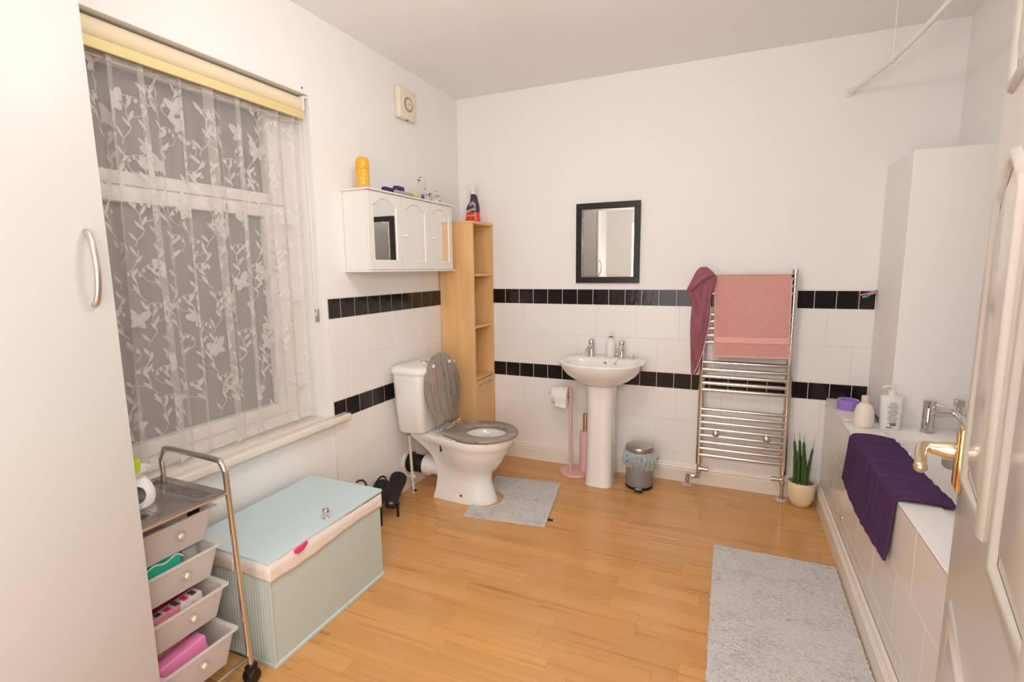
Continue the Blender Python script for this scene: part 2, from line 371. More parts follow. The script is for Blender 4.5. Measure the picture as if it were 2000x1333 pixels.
# tiled bath panel and ledge
panel = struct('wall_bath_panel', J(box(XP+0.008, XP+0.03, -2.70, -0.008, 0, ZB-0.01), box(XP+0.008, 2.333, -2.13, -0.008, ZB-0.03, ZB-0.008)), GROUT, label='tiled panel and ledge along the side of the bath')
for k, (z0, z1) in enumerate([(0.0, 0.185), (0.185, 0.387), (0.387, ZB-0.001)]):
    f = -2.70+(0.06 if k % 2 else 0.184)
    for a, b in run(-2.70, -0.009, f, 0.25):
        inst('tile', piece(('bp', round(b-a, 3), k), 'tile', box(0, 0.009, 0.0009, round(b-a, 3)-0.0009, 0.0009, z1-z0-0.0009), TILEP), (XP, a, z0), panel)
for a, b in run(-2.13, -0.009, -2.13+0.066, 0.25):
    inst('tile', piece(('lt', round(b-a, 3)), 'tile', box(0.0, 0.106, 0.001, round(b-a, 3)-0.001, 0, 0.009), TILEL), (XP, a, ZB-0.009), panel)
for q in ((0.548, -0.035), (0.30, -0.03), (0.19, -0.62)):
    obj('panel_screw', lathe([(0.0065, 0), (0.0065, -0.003), (0.003, -0.006)], (XP, q[1], q[0]), 12, 'X'), CHROME, panel)

# window: sill, frame, panes
sill = struct('trim_1', J(rb(-0.10, 0.0, WY0, WY1, 0.57, 0.597, 0.002), bev(prism([(-0.0, -1.215), (0.045, -1.215), (0.05, -1.22), (0.05, -2.38), (0.0, -2.38)], 0.565, 0.597, 'Z'), 0.006, 3)), SKIRT, None, True, label='cream painted window sill board')
win = tag(obj('window_1', J(box(-0.17, -0.10, -1.395, WY1, 0.597, WZ1), box(-0.17, -0.10, WY0, WY0+0.07, 0.597, WZ1), box(-0.17, -0.10, WY0+.07, -1.395, 1.995, WZ1), box(-0.17, -0.10, WY0+.07, -1.395, 0.597, 0.655)), PVC, None, False), 'white framed window with frosted panes behind the net curtain', kind='structure')
def sash(z0, z1, bw, bz):
    a, b = WY0+0.073, -1.398
    s = obj('sash', J(*[bev(q, 0.006, 2) for q in (box(-0.165, -0.09, b-bw, b, z0, z1), box(-0.165, -0.09, a, a+bw, z0, z1), box(-0.165, -0.09, a+bw, b-bw, z0, z0+bz), box(-0.165, -0.09, a+bw, b-bw, z1-bz, z1))]), PVC, win, 30)
    obj('pane', box(-0.135, -0.125, a+bw-0.005, b-bw+0.005, z0+bz-0.005, z1-bz+0.005), FROST, s, False)
sash(1.575, 1.995, 0.09, 0.045); sash(0.655, 1.572, 0.115, 0.052)
obj('transom', box(-0.17, -0.10, WY0+0.07, -1.395, 1.565, 1.582), PVC, win, False)
struct('trim_2', J(box(-0.004, 0.0015, -1.357, -1.35, 2.07, 2.077)), PRINTK, label='small dark nail in the wall above the window corner')

# panelled door, opened against the bath
E0 = Vector((2.146, -1.968, 0)); LD = Vector((-0.233, -0.972, 0)).normalized(); ND = Vector((-LD.y, LD.x, 0)); ND = ND if ND.x < 0 else -ND
MD = Matrix(((LD.x, ND.x, 0, E0.x), (LD.y, ND.y, 0, E0.y), (0, 0, 1, 0), (0, 0, 0, 1)))   # local: x along leaf, y out of the face, z up
DW = 0.72
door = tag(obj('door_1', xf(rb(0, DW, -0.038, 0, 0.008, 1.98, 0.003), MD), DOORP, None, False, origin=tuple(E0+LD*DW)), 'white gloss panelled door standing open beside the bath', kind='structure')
def dpanel(x0, x1, z0, z1, arch=0.0):
    def outline(d):
        xs0, xs1, a, b = x0+d, x1-d, z0+d, z1-d
        pts = [(xs0, a), (xs1, a), (xs1, b)]
        if arch:
            for i in range(1, 12):
                t = i/12; xx = xs1+(xs0-xs1)*t; pts.append((xx, b+arch*sin(pi*t)**1.6))
        return pts+[(xs0, b)]
    rings = []
    for d, h in ((0.0, 0.0), (0.004, 0.007), (0.011, 0.009), (0.018, 0.006), (0.023, 0.0005)):
        rings.append([(p[0], h, p[1]) for p in outline(d)])
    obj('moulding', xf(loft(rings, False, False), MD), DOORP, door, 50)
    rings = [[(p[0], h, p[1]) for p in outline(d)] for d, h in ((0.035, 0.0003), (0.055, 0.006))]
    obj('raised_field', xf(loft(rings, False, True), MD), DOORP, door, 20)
for x0, x1 in ((0.085, 0.315), (0.405, 0.635)):
    dpanel(x0, x1, 0.20, 0.70); dpanel(x0, x1, 0.915, 1.40, 0.05); dpanel(x0, x1, 1.545, 1.86)
hd = obj('handle_plate', xf(J(rb(0.012, 0.052, 0.0, 0.009, 0.885, 1.0, 0.003), rb(0.017, 0.047, 0.009, 0.0125, 0.892, 0.993, 0.002)), MD), GOLD, door)
tag(hd, 'polished brass handle plate')
lv = obj('lever', xf(J(lathe([(0.016, 0.012), (0.0165, 0.022), (0.012, 0.038), (0.0105, 0.046)], (0.032, 0, 0.955), 20, 'Y'),
    tube([(0.032, 0.042, 0.955), (0.030, 0.050, 0.956), (0.034, 0.058, 0.956), (0.05, 0.061, 0.953), (0.080, 0.062, 0.947), (0.100, 0.062, 0.939)], [0.0105, 0.0085], 14, 5),
    sphere((0.102, 0.062, 0.938), 0.0105, 14, 8)), MD), BRONZE, door)
tag(lv, 'curved pale brass lever')
obj('latch_face', xf(box(-0.001, 0.001, -0.03, -0.008, 0.91, 0.98), MD), GOLD, door, False)
for hz in (0.25, 1.70): obj('hinge', xf(cyl((DW+0.004, 0.002, hz), 0.006, 0.08, 10), MD), STEEL, door)

# added fill light: an invented hanging globe above the frame, evens out the room
def emit(name, col, st):
    m, nt, b = nmat(name); b.inputs['Base Color'].default_value = (0.9, 0.88, 0.85, 1)
    b.inputs['Emission Color'].default_value = (*col, 1); b.inputs['Emission Strength'].default_value = st; return m
lp = thing('fill_globe', 'added glowing white globe under the ceiling, out of view, as fill light', 'lamp', (1.25, -1.95, 2.02))
obj('globe', sphere((1.25, -1.95, 2.12), 0.10, 24, 16), emit('fill_glow', (1.0, 0.975, 0.95), 38), lp)
obj('fill_flex', tube([(1.25, -1.95, 2.215), (1.25, -1.95, HC-0.02)], 0.004, 8), WHITEG, lp)
obj('fill_rose', lathe([(0.02, -0.03), (0.045, -0.012), (0.05, 0.0)], (1.25, -1.95, HC-0.0003), 24), WHITEG, lp)

# ------------------------------------------------------------------ wardrobe at the left edge
wr = thing('wardrobe', 'tall plain white wardrobe at the left edge of the photo', 'wardrobe', (0.24, -2.65, 0))
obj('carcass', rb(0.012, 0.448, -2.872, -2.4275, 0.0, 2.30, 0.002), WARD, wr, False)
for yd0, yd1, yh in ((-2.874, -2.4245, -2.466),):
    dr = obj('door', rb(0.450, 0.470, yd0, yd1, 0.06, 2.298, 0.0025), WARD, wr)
    obj('handle', tube([(0.47, yh, 1.378), (0.480, yh, 1.374), (0.492, yh, 1.345), (0.498, yh, 1.30), (0.492, yh, 1.255), (0.480, yh, 1.226), (0.47, yh, 1.221)], 0.0062, 12, 5), CHROMES, dr)

# ------------------------------------------------------------------ roller blind
bl = thing('roller_blind', 'rolled up cream and yellow roller blind at the top of the window', 'blind', (-0.04, -1.9, 1.945))
obj('roll', lathe([(0.034, WY0+0.02), (0.034, -1.352)], (-0.037, 0, 2.008), 32, 'Y'), BLINDC, bl)
obj('hem', rb(-0.014, -0.0035, WY0+0.02, -1.346, 1.945, 1.978, 0.003), BLINDY, bl)
obj('bracket', J(rb(-0.055, -0.006, -1.346, -1.336, 1.985, 2.045, 0.003), rb(-0.06, 0.0, -1.340, -1.321, 2.036, 2.046, 0.002)), WHITEG, bl)
obj('chain_wheel', lathe([(0.024, -1.350), (0.027, -1.346), (0.027, -1.339), (0.02, -1.336)], (-0.034, 0, 2.005), 24, 'Y'), WHITEG, bl)
obj('chain', J(tube([(-0.010, -1.342, 1.99), (-0.009, -1.340, 1.5), (-0.011, -1.339, 1.12), (-0.02, -1.338, 1.10), (-0.032, -1.338, 1.13), (-0.034, -1.339, 1.6), (-0.036, -1.340, 1.98)], 0.0016, 6, 4)), WHITEG, bl)
obj('chain_cleat', J(rb(-0.035, -0.012, -1.330, -1.3205, 1.055, 1.115, 0.003), cyl((-0.022, -1.336, 1.095), 0.004, 0.007, 10, 'Y')), CHROMES, bl)

# ------------------------------------------------------------------ net curtain with embroidered vines and butterflies
CY0, CY1 = -1.350, -2.405; CT, CB = 1.952, 0.628
# pleats: (centre y, half width, depth); close ones pile up into dense bands
PLEATS = [(-1.375, 0.020, 0.020), (-1.418, 0.024, -0.018), (-1.462, 0.026, 0.018), (-1.508, 0.024, -0.014), (-1.648, 0.020, 0.020), (-1.705, 0.010, -0.012), (-1.772, 0.036, 0.022), (-1.868, 0.012, 0.014), (-1.940, 0.012, -0.014), (-1.995, 0.028, 0.020), (-2.078, 0.038, 0.022), (-2.135, 0.034, -0.020), (-2.192, 0.036, 0.022), (-2.246, 0.034, -0.018), (-2.345, 0.026, 0.020)]
def fold(u, v):
    """u along the gathered width, v from hem 0 to top 1 -> centre line position (y, x)"""
    y0 = CY0+(CY1-CY0)*u; y = y0; x = -0.054+0.004*sin(2*pi*9*u+2*v)
    for k, (yc, w_, d) in enumerate(PLEATS):
        yc += 0.016*(1-v)*sin(k*2.3+1)*(0.3 if k < 4 else 1); w2 = w_*(1+0.25*(0.5-v)*sin(k*1.7))
        t = (y0-yc)/w2
        if abs(t) < 3.2:
            e = math.exp(-t*t); y -= 2.6*w2*t*e; x += d*1.15*e
    return y, max(-0.085, min(-0.022, x))
# arc length table so that motifs keep their size on the gathered cloth
US = [i/1600 for i in range(1601)]; SL = [0.0]
for i in range(1, 1601):
    a, b = fold(US[i-1], 0.5), fold(US[i], 0.5); SL.append(SL[-1]+math.hypot(a[0]-b[0], a[1]-b[1]))
LF = SL[-1]
def cloth(s, z, off=0.0):
    s = min(max(s, 0), LF); lo, hi = 0, 1600
    while hi-lo > 1:
        m = (lo+hi)//2
        if SL[m] <= s: lo = m
        else: hi = m
    u = US[lo]+(US[hi]-US[lo])*(s-SL[lo])/max(1e-9, SL[hi]-SL[lo]); v = min(max((z-CB)/(CT-CB), 0), 1)
    y, x = fold(u, v); 
    if off:
        y2, x2 = fold(min(u+0.0006, 1), v); t = Vector((x2-x, y2-y, 0))
        if t.length > 1e-9:
            t.normalize(); x += off*(-t.y); y += off*t.x
    return (x, y, z)
cu = thing('net_curtain', 'gathered white net curtain with embroidered vines and butterflies over the window', 'curtain', (-0.056, -1.87, CB))
def sheet(i, j):
    u = i; v = j
    z = CB+(CT-CB)*v
    if v == 0: z -= 0.010*abs(sin(2*pi*22*u))
    y, x = fold(u, v); return (x, y, z)
obj('net', grid(sheet, 900, 22), NET, cu)
obj('hem_band', grid(lambda i, j: (lambda p: (p[0], p[1], p[2]-(0.010*abs(sin(2*pi*22*i)) if j == 0 else 0)))(cloth(i*LF, CB+0.014*j, -0.0012)), 900, 1), EMB, cu)
obj('heading_tape', grid(lambda i, j: cloth(i*LF, CT-0.02+0.02*j, -0.0012), 900, 1), EMB, cu)
obj('curtain_wire', tube([(-0.056, WY1-0.001, CT-0.008), (-0.056, WY0+0.001, CT-0.008)], 0.003, 8), WHITEG, cu)
OFF = 0.0016
def leaf2(s, z, ang, ln, wd):
    """lens shaped leaf as cloth strip"""
    V, Fc = [], []; n = 5
    for i in range(n+1):
        t = i/n; w_ = wd*sin(pi*t)**0.8
        for k in (-1, 0, 1):
            a = ln*t; b = k*w_*0.5
            V.append((s+a*cos(ang)-b*sin(ang), z+a*sin(ang)+b*cos(ang)))
    for i in range(n):
        for k in (0, 1): Fc.append((i*3+k, i*3+k+1, i*3+k+4, i*3+k+3))
    return V, Fc
def ribbon2(pts, wd):
    V, Fc = [], []
    for i, p in enumerate(pts):
        a, b = pts[max(i-1, 0)], pts[min(i+1, len(pts)-1)]
        dx, dz = b[0]-a[0], b[1]-a[1]; l = math.hypot(dx, dz) or 1
        V += [(p[0]-dz/l*wd/2, p[1]+dx/l*wd/2), (p[0]+dz/l*wd/2, p[1]-dx/l*wd/2)]
    for i in range(len(pts)-1): Fc.append((2*i, 2*i+1, 2*i+3, 2*i+2))
    return V, Fc
def ell2(s, z, a, b, ang, n=12):
    V = [(s, z)]+[(s+a*cos(2*pi*i/n)*cos(ang)-b*sin(2*pi*i/n)*sin(ang), z+a*cos(2*pi*i/n)*sin(ang)+b*sin(2*pi*i/n)*cos(ang)) for i in range(n)]
    return V, [(0, 1+i, 1+(i+1) % n) for i in range(n)]
def onto(g): return [cloth(p[0], p[1], OFF) for p in g[0]], g[1]
rng = random.Random(3)
cols = 17
for c in range(cols):
    sx = LF*(c+0.5)/cols + rng.uniform(-0.02, 0.02); z = CB+0.05+rng.uniform(0, 0.12); sgn = rng.choice((-1, 1))
    while z < CT-0.12:
        Hh = 0.150+rng.uniform(-0.02, 0.03); gs = []
        pts = [(sx+sgn*0.034*sin(pi*t/8*1.0)+0.006*sin(t*1.7), z+Hh*t/8) for t in range(9)]; gs.append(ribbon2(pts, 0.0032))
        for t in (1, 3, 4, 6, 7):
            p = pts[t]; d = 1 if t % 2 else -1
            gs.append(leaf2(p[0], p[1], (0.95 if d > 0 else pi-0.95)+rng.uniform(-0.2, 0.2), 0.034+rng.uniform(0, 0.014), 0.0115))
        # curling tendril with bell flowers
        b = pts[2 if sgn > 0 else 5]; cur = [(b[0]+sgn*0.055*sin(t*0.42), b[1]+0.052*(1-cos(t*0.42))-0.006*t) for t in range(9)]
        gs.append(ribbon2(cur, 0.0024))
        for t in (5, 6, 7, 8): gs.append(ell2(cur[t][0], cur[t][1]-0.009, 0.0058, 0.0072, 0, 8))
        obj('vine_sprig', onto(J(*gs)), EMB, cu)
        if rng.random() < 0.45:
            bs, bz, an = sx-sgn*(0.07+rng.uniform(0, 0.02)), z+Hh*0.5+rng.uniform(-0.03, 0.03), rng.uniform(-0.5, 0.5)
            w4 = [(0.021, 0.017, 0.026, 0.0145, 0.72), (-0.021, 0.017, 0.026, 0.0145, pi-0.72), (0.014, -0.011, 0.016, 0.0105, -0.6), (-0.014, -0.011, 0.016, 0.0105, pi+0.6)]
            gb = [ell2(bs+q[0]*cos(an)-q[1]*sin(an), bz+q[0]*sin(an)+q[1]*cos(an), q[2], q[3], q[4]+an) for q in w4]
            gb.append(ell2(bs, bz, 0.004, 0.024, an, 8))
            if 0.05 < bs < LF-0.05: obj('butterfly_motif', onto(J(*gb)), EMB, cu)
        z += Hh+0.015; sx += sgn*0.012; sgn = -sgn

# ------------------------------------------------------------------ drawer trolley
tr = thing('drawer_trolley', 'chrome trolley with four frosted plastic drawers beside the wardrobe', 'trolley', (0.25, -2.27, 0))
def sideframe(y, dy):
    return tube([(0.405, y+dy, 0.062), (0.404, y+dy*0.9, 0.12), (0.401, y, 0.66), (0.399, y, 0.70), (0.384, y, 0.728), (0.355, y, 0.738), (0.15, y, 0.742), (0.122, y, 0.732), (0.108, y, 0.70), (0.105, y, 0.66), (0.10, y+dy*0.9, 0.12), (0.10, y+dy, 0.062)], 0.0085, 12, 4)
obj('side_frame', sideframe(-2.150, 0.02), CHROME, tr); obj('side_frame', sideframe(-2.408, 0.008), CHROME, tr)
for z in (0.64, 0.085):
    for x in (0.400, 0.104): obj('rail', tube([(x, -2.146, z), (x, -2.408, z)], 0.005, 8), CHROME, tr)
obj('rail', tube([(0.10, -2.132, 0.085), (0.405, -2.132, 0.085)], 0.005, 8), CHROME, tr)
PERF = simple('trolley_tray_steel', (0.52, 0.49, 0.48), 0.22, 1.0)
tray = obj('top_tray', rb(0.106, 0.404, -2.404, -2.156, 0.642, 0.651, 0.002), PERF, tr)
dots = []
for i in range(22):
    for j in range(5):
        for yo in (-2.205, -2.345): dots.append(cyl((0.135+i*0.0115+(j % 2)*0.005, yo+j*0.0085-0.017, 0.6505), 0.0026, 0.0008, 6))
tag(obj('perforations', J(*dots), BLACKF, tray, False), kind='stuff')
for x in (0.105, 0.405):
    for y in (-2.130, -2.394):
        wb = obj('castor', J(rb(x-0.012, x+0.012, y-0.017, y+0.017, 0.028, 0.062, 0.005)), BLACK, tr)
        obj('wheel', J(lathe([(0.008, -0.02), (0.020, -0.018), (0.024, -0.011), (0.024, -0.004), (0.012, -0.002)], (x, y, 0.024), 20, 'X'), lathe([(0.012, 0.002), (0.024, 0.004), (0.024, 0.011), (0.020, 0.018), (0.008, 0.02)], (x, y, 0.024), 20, 'X')), BLACK, wb)
def ring(x0, x1, y0, y1, z, r=0.012, n=4):
    P = []
    for cx, cy, a0 in ((x1-r, y1-r, 0), (x0+r, y1-r, 90), (x0+r, y0+r, 180), (x1-r, y0+r, 270)):
        for i in range(n+1):
            a = radians(a0+90*i/n); P.append((cx+r*cos(a), cy+r*sin(a), z))
    return P
DZ = [0.598, 0.480, 0.350, 0.208]; DX = [0.354, 0.363, 0.374, 0.398]
for k, (z, xf_) in enumerate(zip(DZ, DX)):
    y0, y1 = -2.378, -2.166; zb = z-(0.10 if k < 3 else 0.112)
    R = [ring(0.125, xf_-0.026, y0+0.012, y1-0.012, zb), ring(0.115, xf_, y0, y1, z-0.004), ring(0.108, xf_+0.006, y0-0.006, y1+0.013, z-0.004), ring(0.108, xf_+0.006, y0-0.006, y1+0.013, z),
         ring(0.117, xf_-0.003, y0+0.002, y1-0.003, z), ring(0.127, xf_-0.029, y0+0.014, y1-0.014, zb+0.003)]
    d = obj('drawer', loft(R), DRAW, tr, 50)
    yk = (y0+y1)/2; xk = xf_-0.010
    obj('knob', J(lathe([(0.006, 0), (0.005, 0.008)], (xk, yk, z-0.042), 12, 'X'), sphere((xk+0.014, yk, z-0.042), 0.0115, 18, 12)), simple('pearl_knob%d' % k, (0.80, 0.68, 0.56), 0.2, 0.5) if k == 0 else MATS['pearl_knob0'], d)
# things lying in the drawers
def slab(g, ang, axis, piv): return rot(g, ang, axis, piv)
tag(obj('hair_clip', rb(0.300, 0.332, -2.215, -2.190, 0.555, 0.622, 0.008, 3), BLACK), 'small black clip standing in the top trolley drawer', 'clip')
tag(obj('hairbrush', slab(J(rb(0.28, 0.315, -2.36, -2.25, 0.602, 0.618, 0.006, 3), tube([(0.298, -2.25, 0.610), (0.298, -2.225, 0.611)], [0.008, 0.006], 10)), 0.06, 'X', (0.31, -2.3, 0.6)), GREYM), 'grey hairbrush lying in the top trolley drawer', 'brush')
gp = thing('wipes_pack', 'green and white soft pack in the second trolley drawer', 'pack', (0.33, -2.31, 0.40))
obj('pouch', bev(prism([(-2.372, 0.40), (-2.25, 0.40), (-2.25, 0.482), (-2.268, 0.498), (-2.30, 0.488), (-2.33, 0.496), (-2.36, 0.482)], 0.285, 0.322, 'X'), 0.006, 2), GREEN, gp)
obj('white_edge', tube([(0.324, -2.25, 0.478), (0.324, -2.268, 0.493), (0.324, -2.30, 0.482), (0.324, -2.33, 0.490), (0.324, -2.36, 0.476)], 0.0022, 6, 4), WHITEP, gp)
tag(obj('teal_pack', slab(rb(0.24, 0.280, -2.365, -2.26, 0.40, 0.500, 0.008, 2), 0.1, 'X', (0.29, -2.3, 0.45)), TEAL), 'dark teal packet behind the green pack in the second drawer', 'pack')
tag(obj('clear_bag', bev(rot(box(0.20, 0.31, -2.242, -2.19, 0.40, 0.488), 0.12, 'X', (0.25, -2.21, 0.45)), 0.015, 3), simple('clear_bag_grey', (0.42, 0.40, 0.40), 0.25, var=0.4, vscale=40)), 'crumpled grey plastic bag in the second trolley drawer', 'bag')
tag(obj('red_book', rot(rb(0.268, 0.284, -2.365, -2.20, 0.27, 0.362, 0.002), 0.12, 'X', (0.28, -2.28, 0.33)), RED), 'dark red book standing in the third trolley drawer', 'book')
pm = thing('printed_carton', 'pale pink printed carton in the third trolley drawer', 'carton', (0.345, -2.28, 0.26))
obj('carton', rot(rb(0.292, 0.335, -2.362, -2.21, 0.270, 0.342, 0.003), 0.10, 'X', (0.34, -2.28, 0.31)), PRINT, pm)
for i in range(6): obj('print_mark', rot(box(0.297+0.003*(i % 3), 0.328, -2.355+i*0.024, -2.341+i*0.024, 0.3415, 0.3428), 0.10, 'X', (0.34, -2.28, 0.31)), PRINTK if i % 2 else PINKH, pm, False)
tag(obj('rose_carton', rb(0.338, 0.345, -2.362, -2.285, 0.275, 0.352, 0.002), ROSE), 'patterned rose coloured carton in the third trolley drawer', 'carton')
tag(obj('pink_pack', rot(rb(0.318, 0.362, -2.362, -2.225, 0.115, 0.218, 0.006, 3), 0.12, 'X', (0.35, -2.3, 0.16)), PINKP), 'bright pink packet at the front of the bottom trolley drawer', 'packet')
tag(obj('pink_box', rot(rb(0.268, 0.312, -2.362, -2.24, 0.115, 0.235, 0.004), 0.10, 'X', (0.30, -2.3, 0.16)), ROSE), 'rose patterned box behind the bright pink packet in the bottom drawer', 'box')
tag(obj('lip_stick', rot(rb(0.288, 0.306, -2.335, -2.26, 0.2385, 0.250, 0.005, 3), 0.16, 'X', (0.31, -2.3, 0.245)), PINKH), 'hot pink tube lying on the box in the bottom drawer', 'tube')

# oil burner on the trolley
ob = thing('oil_burner', 'white ceramic oil burner with lime wax on the trolley top', 'oil burner', (0.262, -2.322, 0.651))
bc = (0.262, -2.322, 0.652)
prof = [(0.040, 0), (0.045, 0.006), (0.0485, 0.022), (0.047, 0.04), (0.040, 0.06), (0.030, 0.076), (0.026, 0.084), (0.030, 0.090), (0.040, 0.098), (0.044, 0.104)]
da = math.atan2(-0.35, 0.9)
bodo = obj('body', lathe(prof+[(r-0.004, h) for r, h in reversed(prof)], bc, 64, cap=False), CERAM, ob, 60)
cut = obj('cutter', sphere((bc[0]+0.047*cos(da), bc[1]+0.047*sin(da), bc[2]+0.043), 0.024, 40, 24, (0.9, 0.9, 1.05)), CERAM)
def carve(o, c):
    bm = bmesh.new(); bm.from_mesh(o.data)   # bridge the turned wall at the foot so the opening can be cut cleanly
    bd = [e for e in bm.edges if e.is_boundary]
    if bd: bmesh.ops.bridge_loops(bm, edges=bd)
    bmesh.ops.recalc_face_normals(bm, faces=bm.faces); bm.to_mesh(o.data); bm.free()
    md = o.modifiers.new('opening', 'BOOLEAN'); md.object = c; md.operation = 'DIFFERENCE'; md.solver = 'EXACT'
    bpy.context.view_layer.update(); dg = bpy.context.evaluated_depsgraph_get()
    me = bpy.data.meshes.new_from_object(o.evaluated_get(dg)); o.modifiers.clear(); old = o.data; o.data = me; me.name = old.name
    for q in me.polygons: q.use_smooth = True
    me.set_sharp_from_angle(angle=radians(40)); bpy.data.objects.remove(c)
carve(bodo, cut)
obj('foot', cyl((bc[0], bc[1], bc[2]-0.0008), 0.039, 0.004, 32), CERAM, ob)
obj('dish', lathe([(0.020, 0.086), (0.040, 0.101), (0.0435, 0.105), (0.038, 0.102), (0.02, 0.092)], bc, 40), CERAM, ob)
obj('wax', lathe([(0.019, 0.094), (0.0225, 0.126), (0.021, 0.129)], bc, 8), LIME, ob, False)

# ------------------------------------------------------------------ linen chest
ch = thing('linen_chest', 'pale blue and sage linen chest with cotton liner under the window', 'chest', (0.265, -1.78, 0))
cx0, cx1, cy0, cy1 = 0.052, 0.430, -2.060, -1.503
obj('body', rb(cx0, cx1, cy0, cy1, 0.004, 0.335, 0.002), SAGE, ch, False)
obj('base_trim', rb(cx0-0.003, cx1+0.005, cy0-0.005, cy1+0.005, 0.0, 0.014, 0.002), LIDB, ch, False)
rib = piece('rib', 'rib', lathe([(0.0042, 0.0), (0.0042, 0.31)], (0, 0, 0), 6), SAGE, 0)
for i in range(30): inst('rib', rib, (cx0+0.008+i*(cx1-cx0-0.016)/29, cy0, 0.016), ch)
obj('corner_post', rb(cx1-0.006, cx1+0.0025, cy0-0.003, cy0+0.006, 0.014, 0.335, 0.002), SAGE, ch, False)
def linerpt(i, j):
    per = [(cx0, cy0-0.006), (cx1+0.006, cy0-0.006), (cx1+0.006, cy1+0.006), (cx0, cy1+0.006)]
    L = [cx1-cx0, cy1-cy0, cx1-cx0]; s = i*sum(L)
    for k in range(3):
        if s <= L[k] or k == 2: break
        s -= L[k]
    a, b = per[k], per[k+1]; t = min(s/L[k], 1)
    x, y = a[0]+(b[0]-a[0])*t, a[1]+(b[1]-a[1])*t
    low = 0.330-0.012*(0.5+0.5*sin(i*17+1))+0.012*(t if k == 1 else 0.4)
    return (x+0.0012*sin(i*90), y+0.0012*sin(i*70), 0.345+(low-0.022-0.345)*(1-j))
lg = grid(lambda i, j: linerpt(i, j), 120, 4)
obj('liner', ([(v[0], v[1], v[2]+(0.022 if v[2] > 0.34 else 0)) for v in lg[0]], lg[1]), LINER, ch, True, solid=0.004)
lid = rb(cx0-0.004, cx1+0.008, cy0-0.006, cy1+0.008, 0.368, 0.380, 0.002)
lo = obj('lid', rot(lid, radians(1.0), 'X', (0.26, -1.78, 0.36)), LIDB, ch, False)
obj('lid_knob', lathe([(0.011, 0), (0.012, 0.002), (0.007, 0.006), (0.0065, 0.012), (0.012, 0.020), (0.0145, 0.028), (0.012, 0.036), (0.004, 0.040)], (0.399, -1.772, 0.3795), 24), CHROME, lo)
obj('tie_cord', tube([(0.28, -2.066, 0.352), (0.29, -2.075, 0.34), (0.30, -2.07, 0.325), (0.285, -2.074, 0.318), (0.278, -2.068, 0.335), (0.30, -2.076, 0.345), (0.31, -2.07, 0.318)], 0.0035, 8, 5), LINER, ch)
tag(obj('pink_cloth', bev(prism([(-1.965, 0.366), (-1.905, 0.370), (-1.905, 0.362), (-1.925, 0.347), (-1.948, 0.344), (-1.962, 0.352)], 0.425, 0.4445, 'X'), 0.003, 2), PINKH), 'corner of a hot pink cloth poking out under the chest lid', 'cloth')

# ------------------------------------------------------------------ black strappy sandals behind the chest
def sandal(label, heel, toe, tip, k=1.0):
    """sole from heel cup to toe, propped toe up against the skirting, insole showing"""
    h, t_ = Vector(heel), Vector(toe); ax = (t_-h).normalized(); ln = (t_-h).length
    nn = Vector((0.50, -0.55, 0.66)); nn = (nn-ax*nn.dot(ax)).normalized(); bx_ = ax.cross(nn)
    t = thing('strappy_sandal', label, 'sandal', tuple(tip), 'black sandals behind the chest')
    def at(s, w_, up): return tuple(h+ax*(s*ln)+bx_*w_+nn*up)
    prof = [(q, r_*1.12) for q, r_ in [(-0.030, 0.012), (-0.015, 0.024), (0.02, 0.0285), (0.15, 0.029), (0.35, 0.030), (0.55, 0.035), (0.72, 0.041), (0.84, 0.0405), (0.91, 0.036), (0.96, 0.028), (0.988, 0.018), (1.0, 0.006)]]
    def rg(up, k): return [at(s, -w_*k, up) for s, w_ in prof]+[at(s, w_*k, up) for s, w_ in reversed(prof)]
    obj('sole', loft([rg(-0.012, 0.93), rg(-0.009, 1.0), rg(0.0, 1.0), rg(0.002, 0.94)]), BLACKL, t, 30)
    obj('insole_badge', loft([[at(0.06+0.035*cos(2*pi*i/16), 0.011*sin(2*pi*i/16), u) for i in range(16)] for u in (0.0018, 0.0026)]), PLIGHT, t)
    obj('heel', lathe([(0.0065, 0.0), (0.0070, 0.035), (0.0085, 0.060), (0.012, 0.078)], tip, 14), BLACK, t)
    # wavy ankle and side straps
    def wavy(pts, r):
        P = smooth_path(pts, 10); return tube([tuple(q+Vector((0, 0, 0.0022*sin(i*1.9)))) for i, q in enumerate(P)], [r*(1+0.22*sin(i*1.9)) for i in range(len(P))], 8)
    obj('ankle_strap', wavy([at(0.08, -0.027, 0.002), at(0.14, -0.036, 0.040*k), at(0.30, -0.046*k, 0.070*k), at(0.46, -0.066*k, 0.072*k), at(0.52, -0.092*k, 0.050*k), at(0.46, -0.108*k, 0.018)], 0.0046), BLACKL, t)
    obj('side_strap', wavy([at(0.52, -0.034, -0.002), at(0.56, -0.046, 0.016), at(0.50, -0.060, 0.026), at(0.40, -0.066, 0.024), at(0.33, -0.060, 0.010)], 0.0048), BLACKL, t)
    return t
sandal('black heeled sandal propped toe up beside the toilet supply pipe', (0.155, -1.085, 0.072), (0.062, -0.866, 0.157), (0.176, -1.052, 0.0))
sandal('black sandal with wavy straps half hidden behind the chest corner', (0.138, -1.205, 0.072), (0.045, -0.985, 0.157), (0.155, -1.165, 0.0), 1.35)

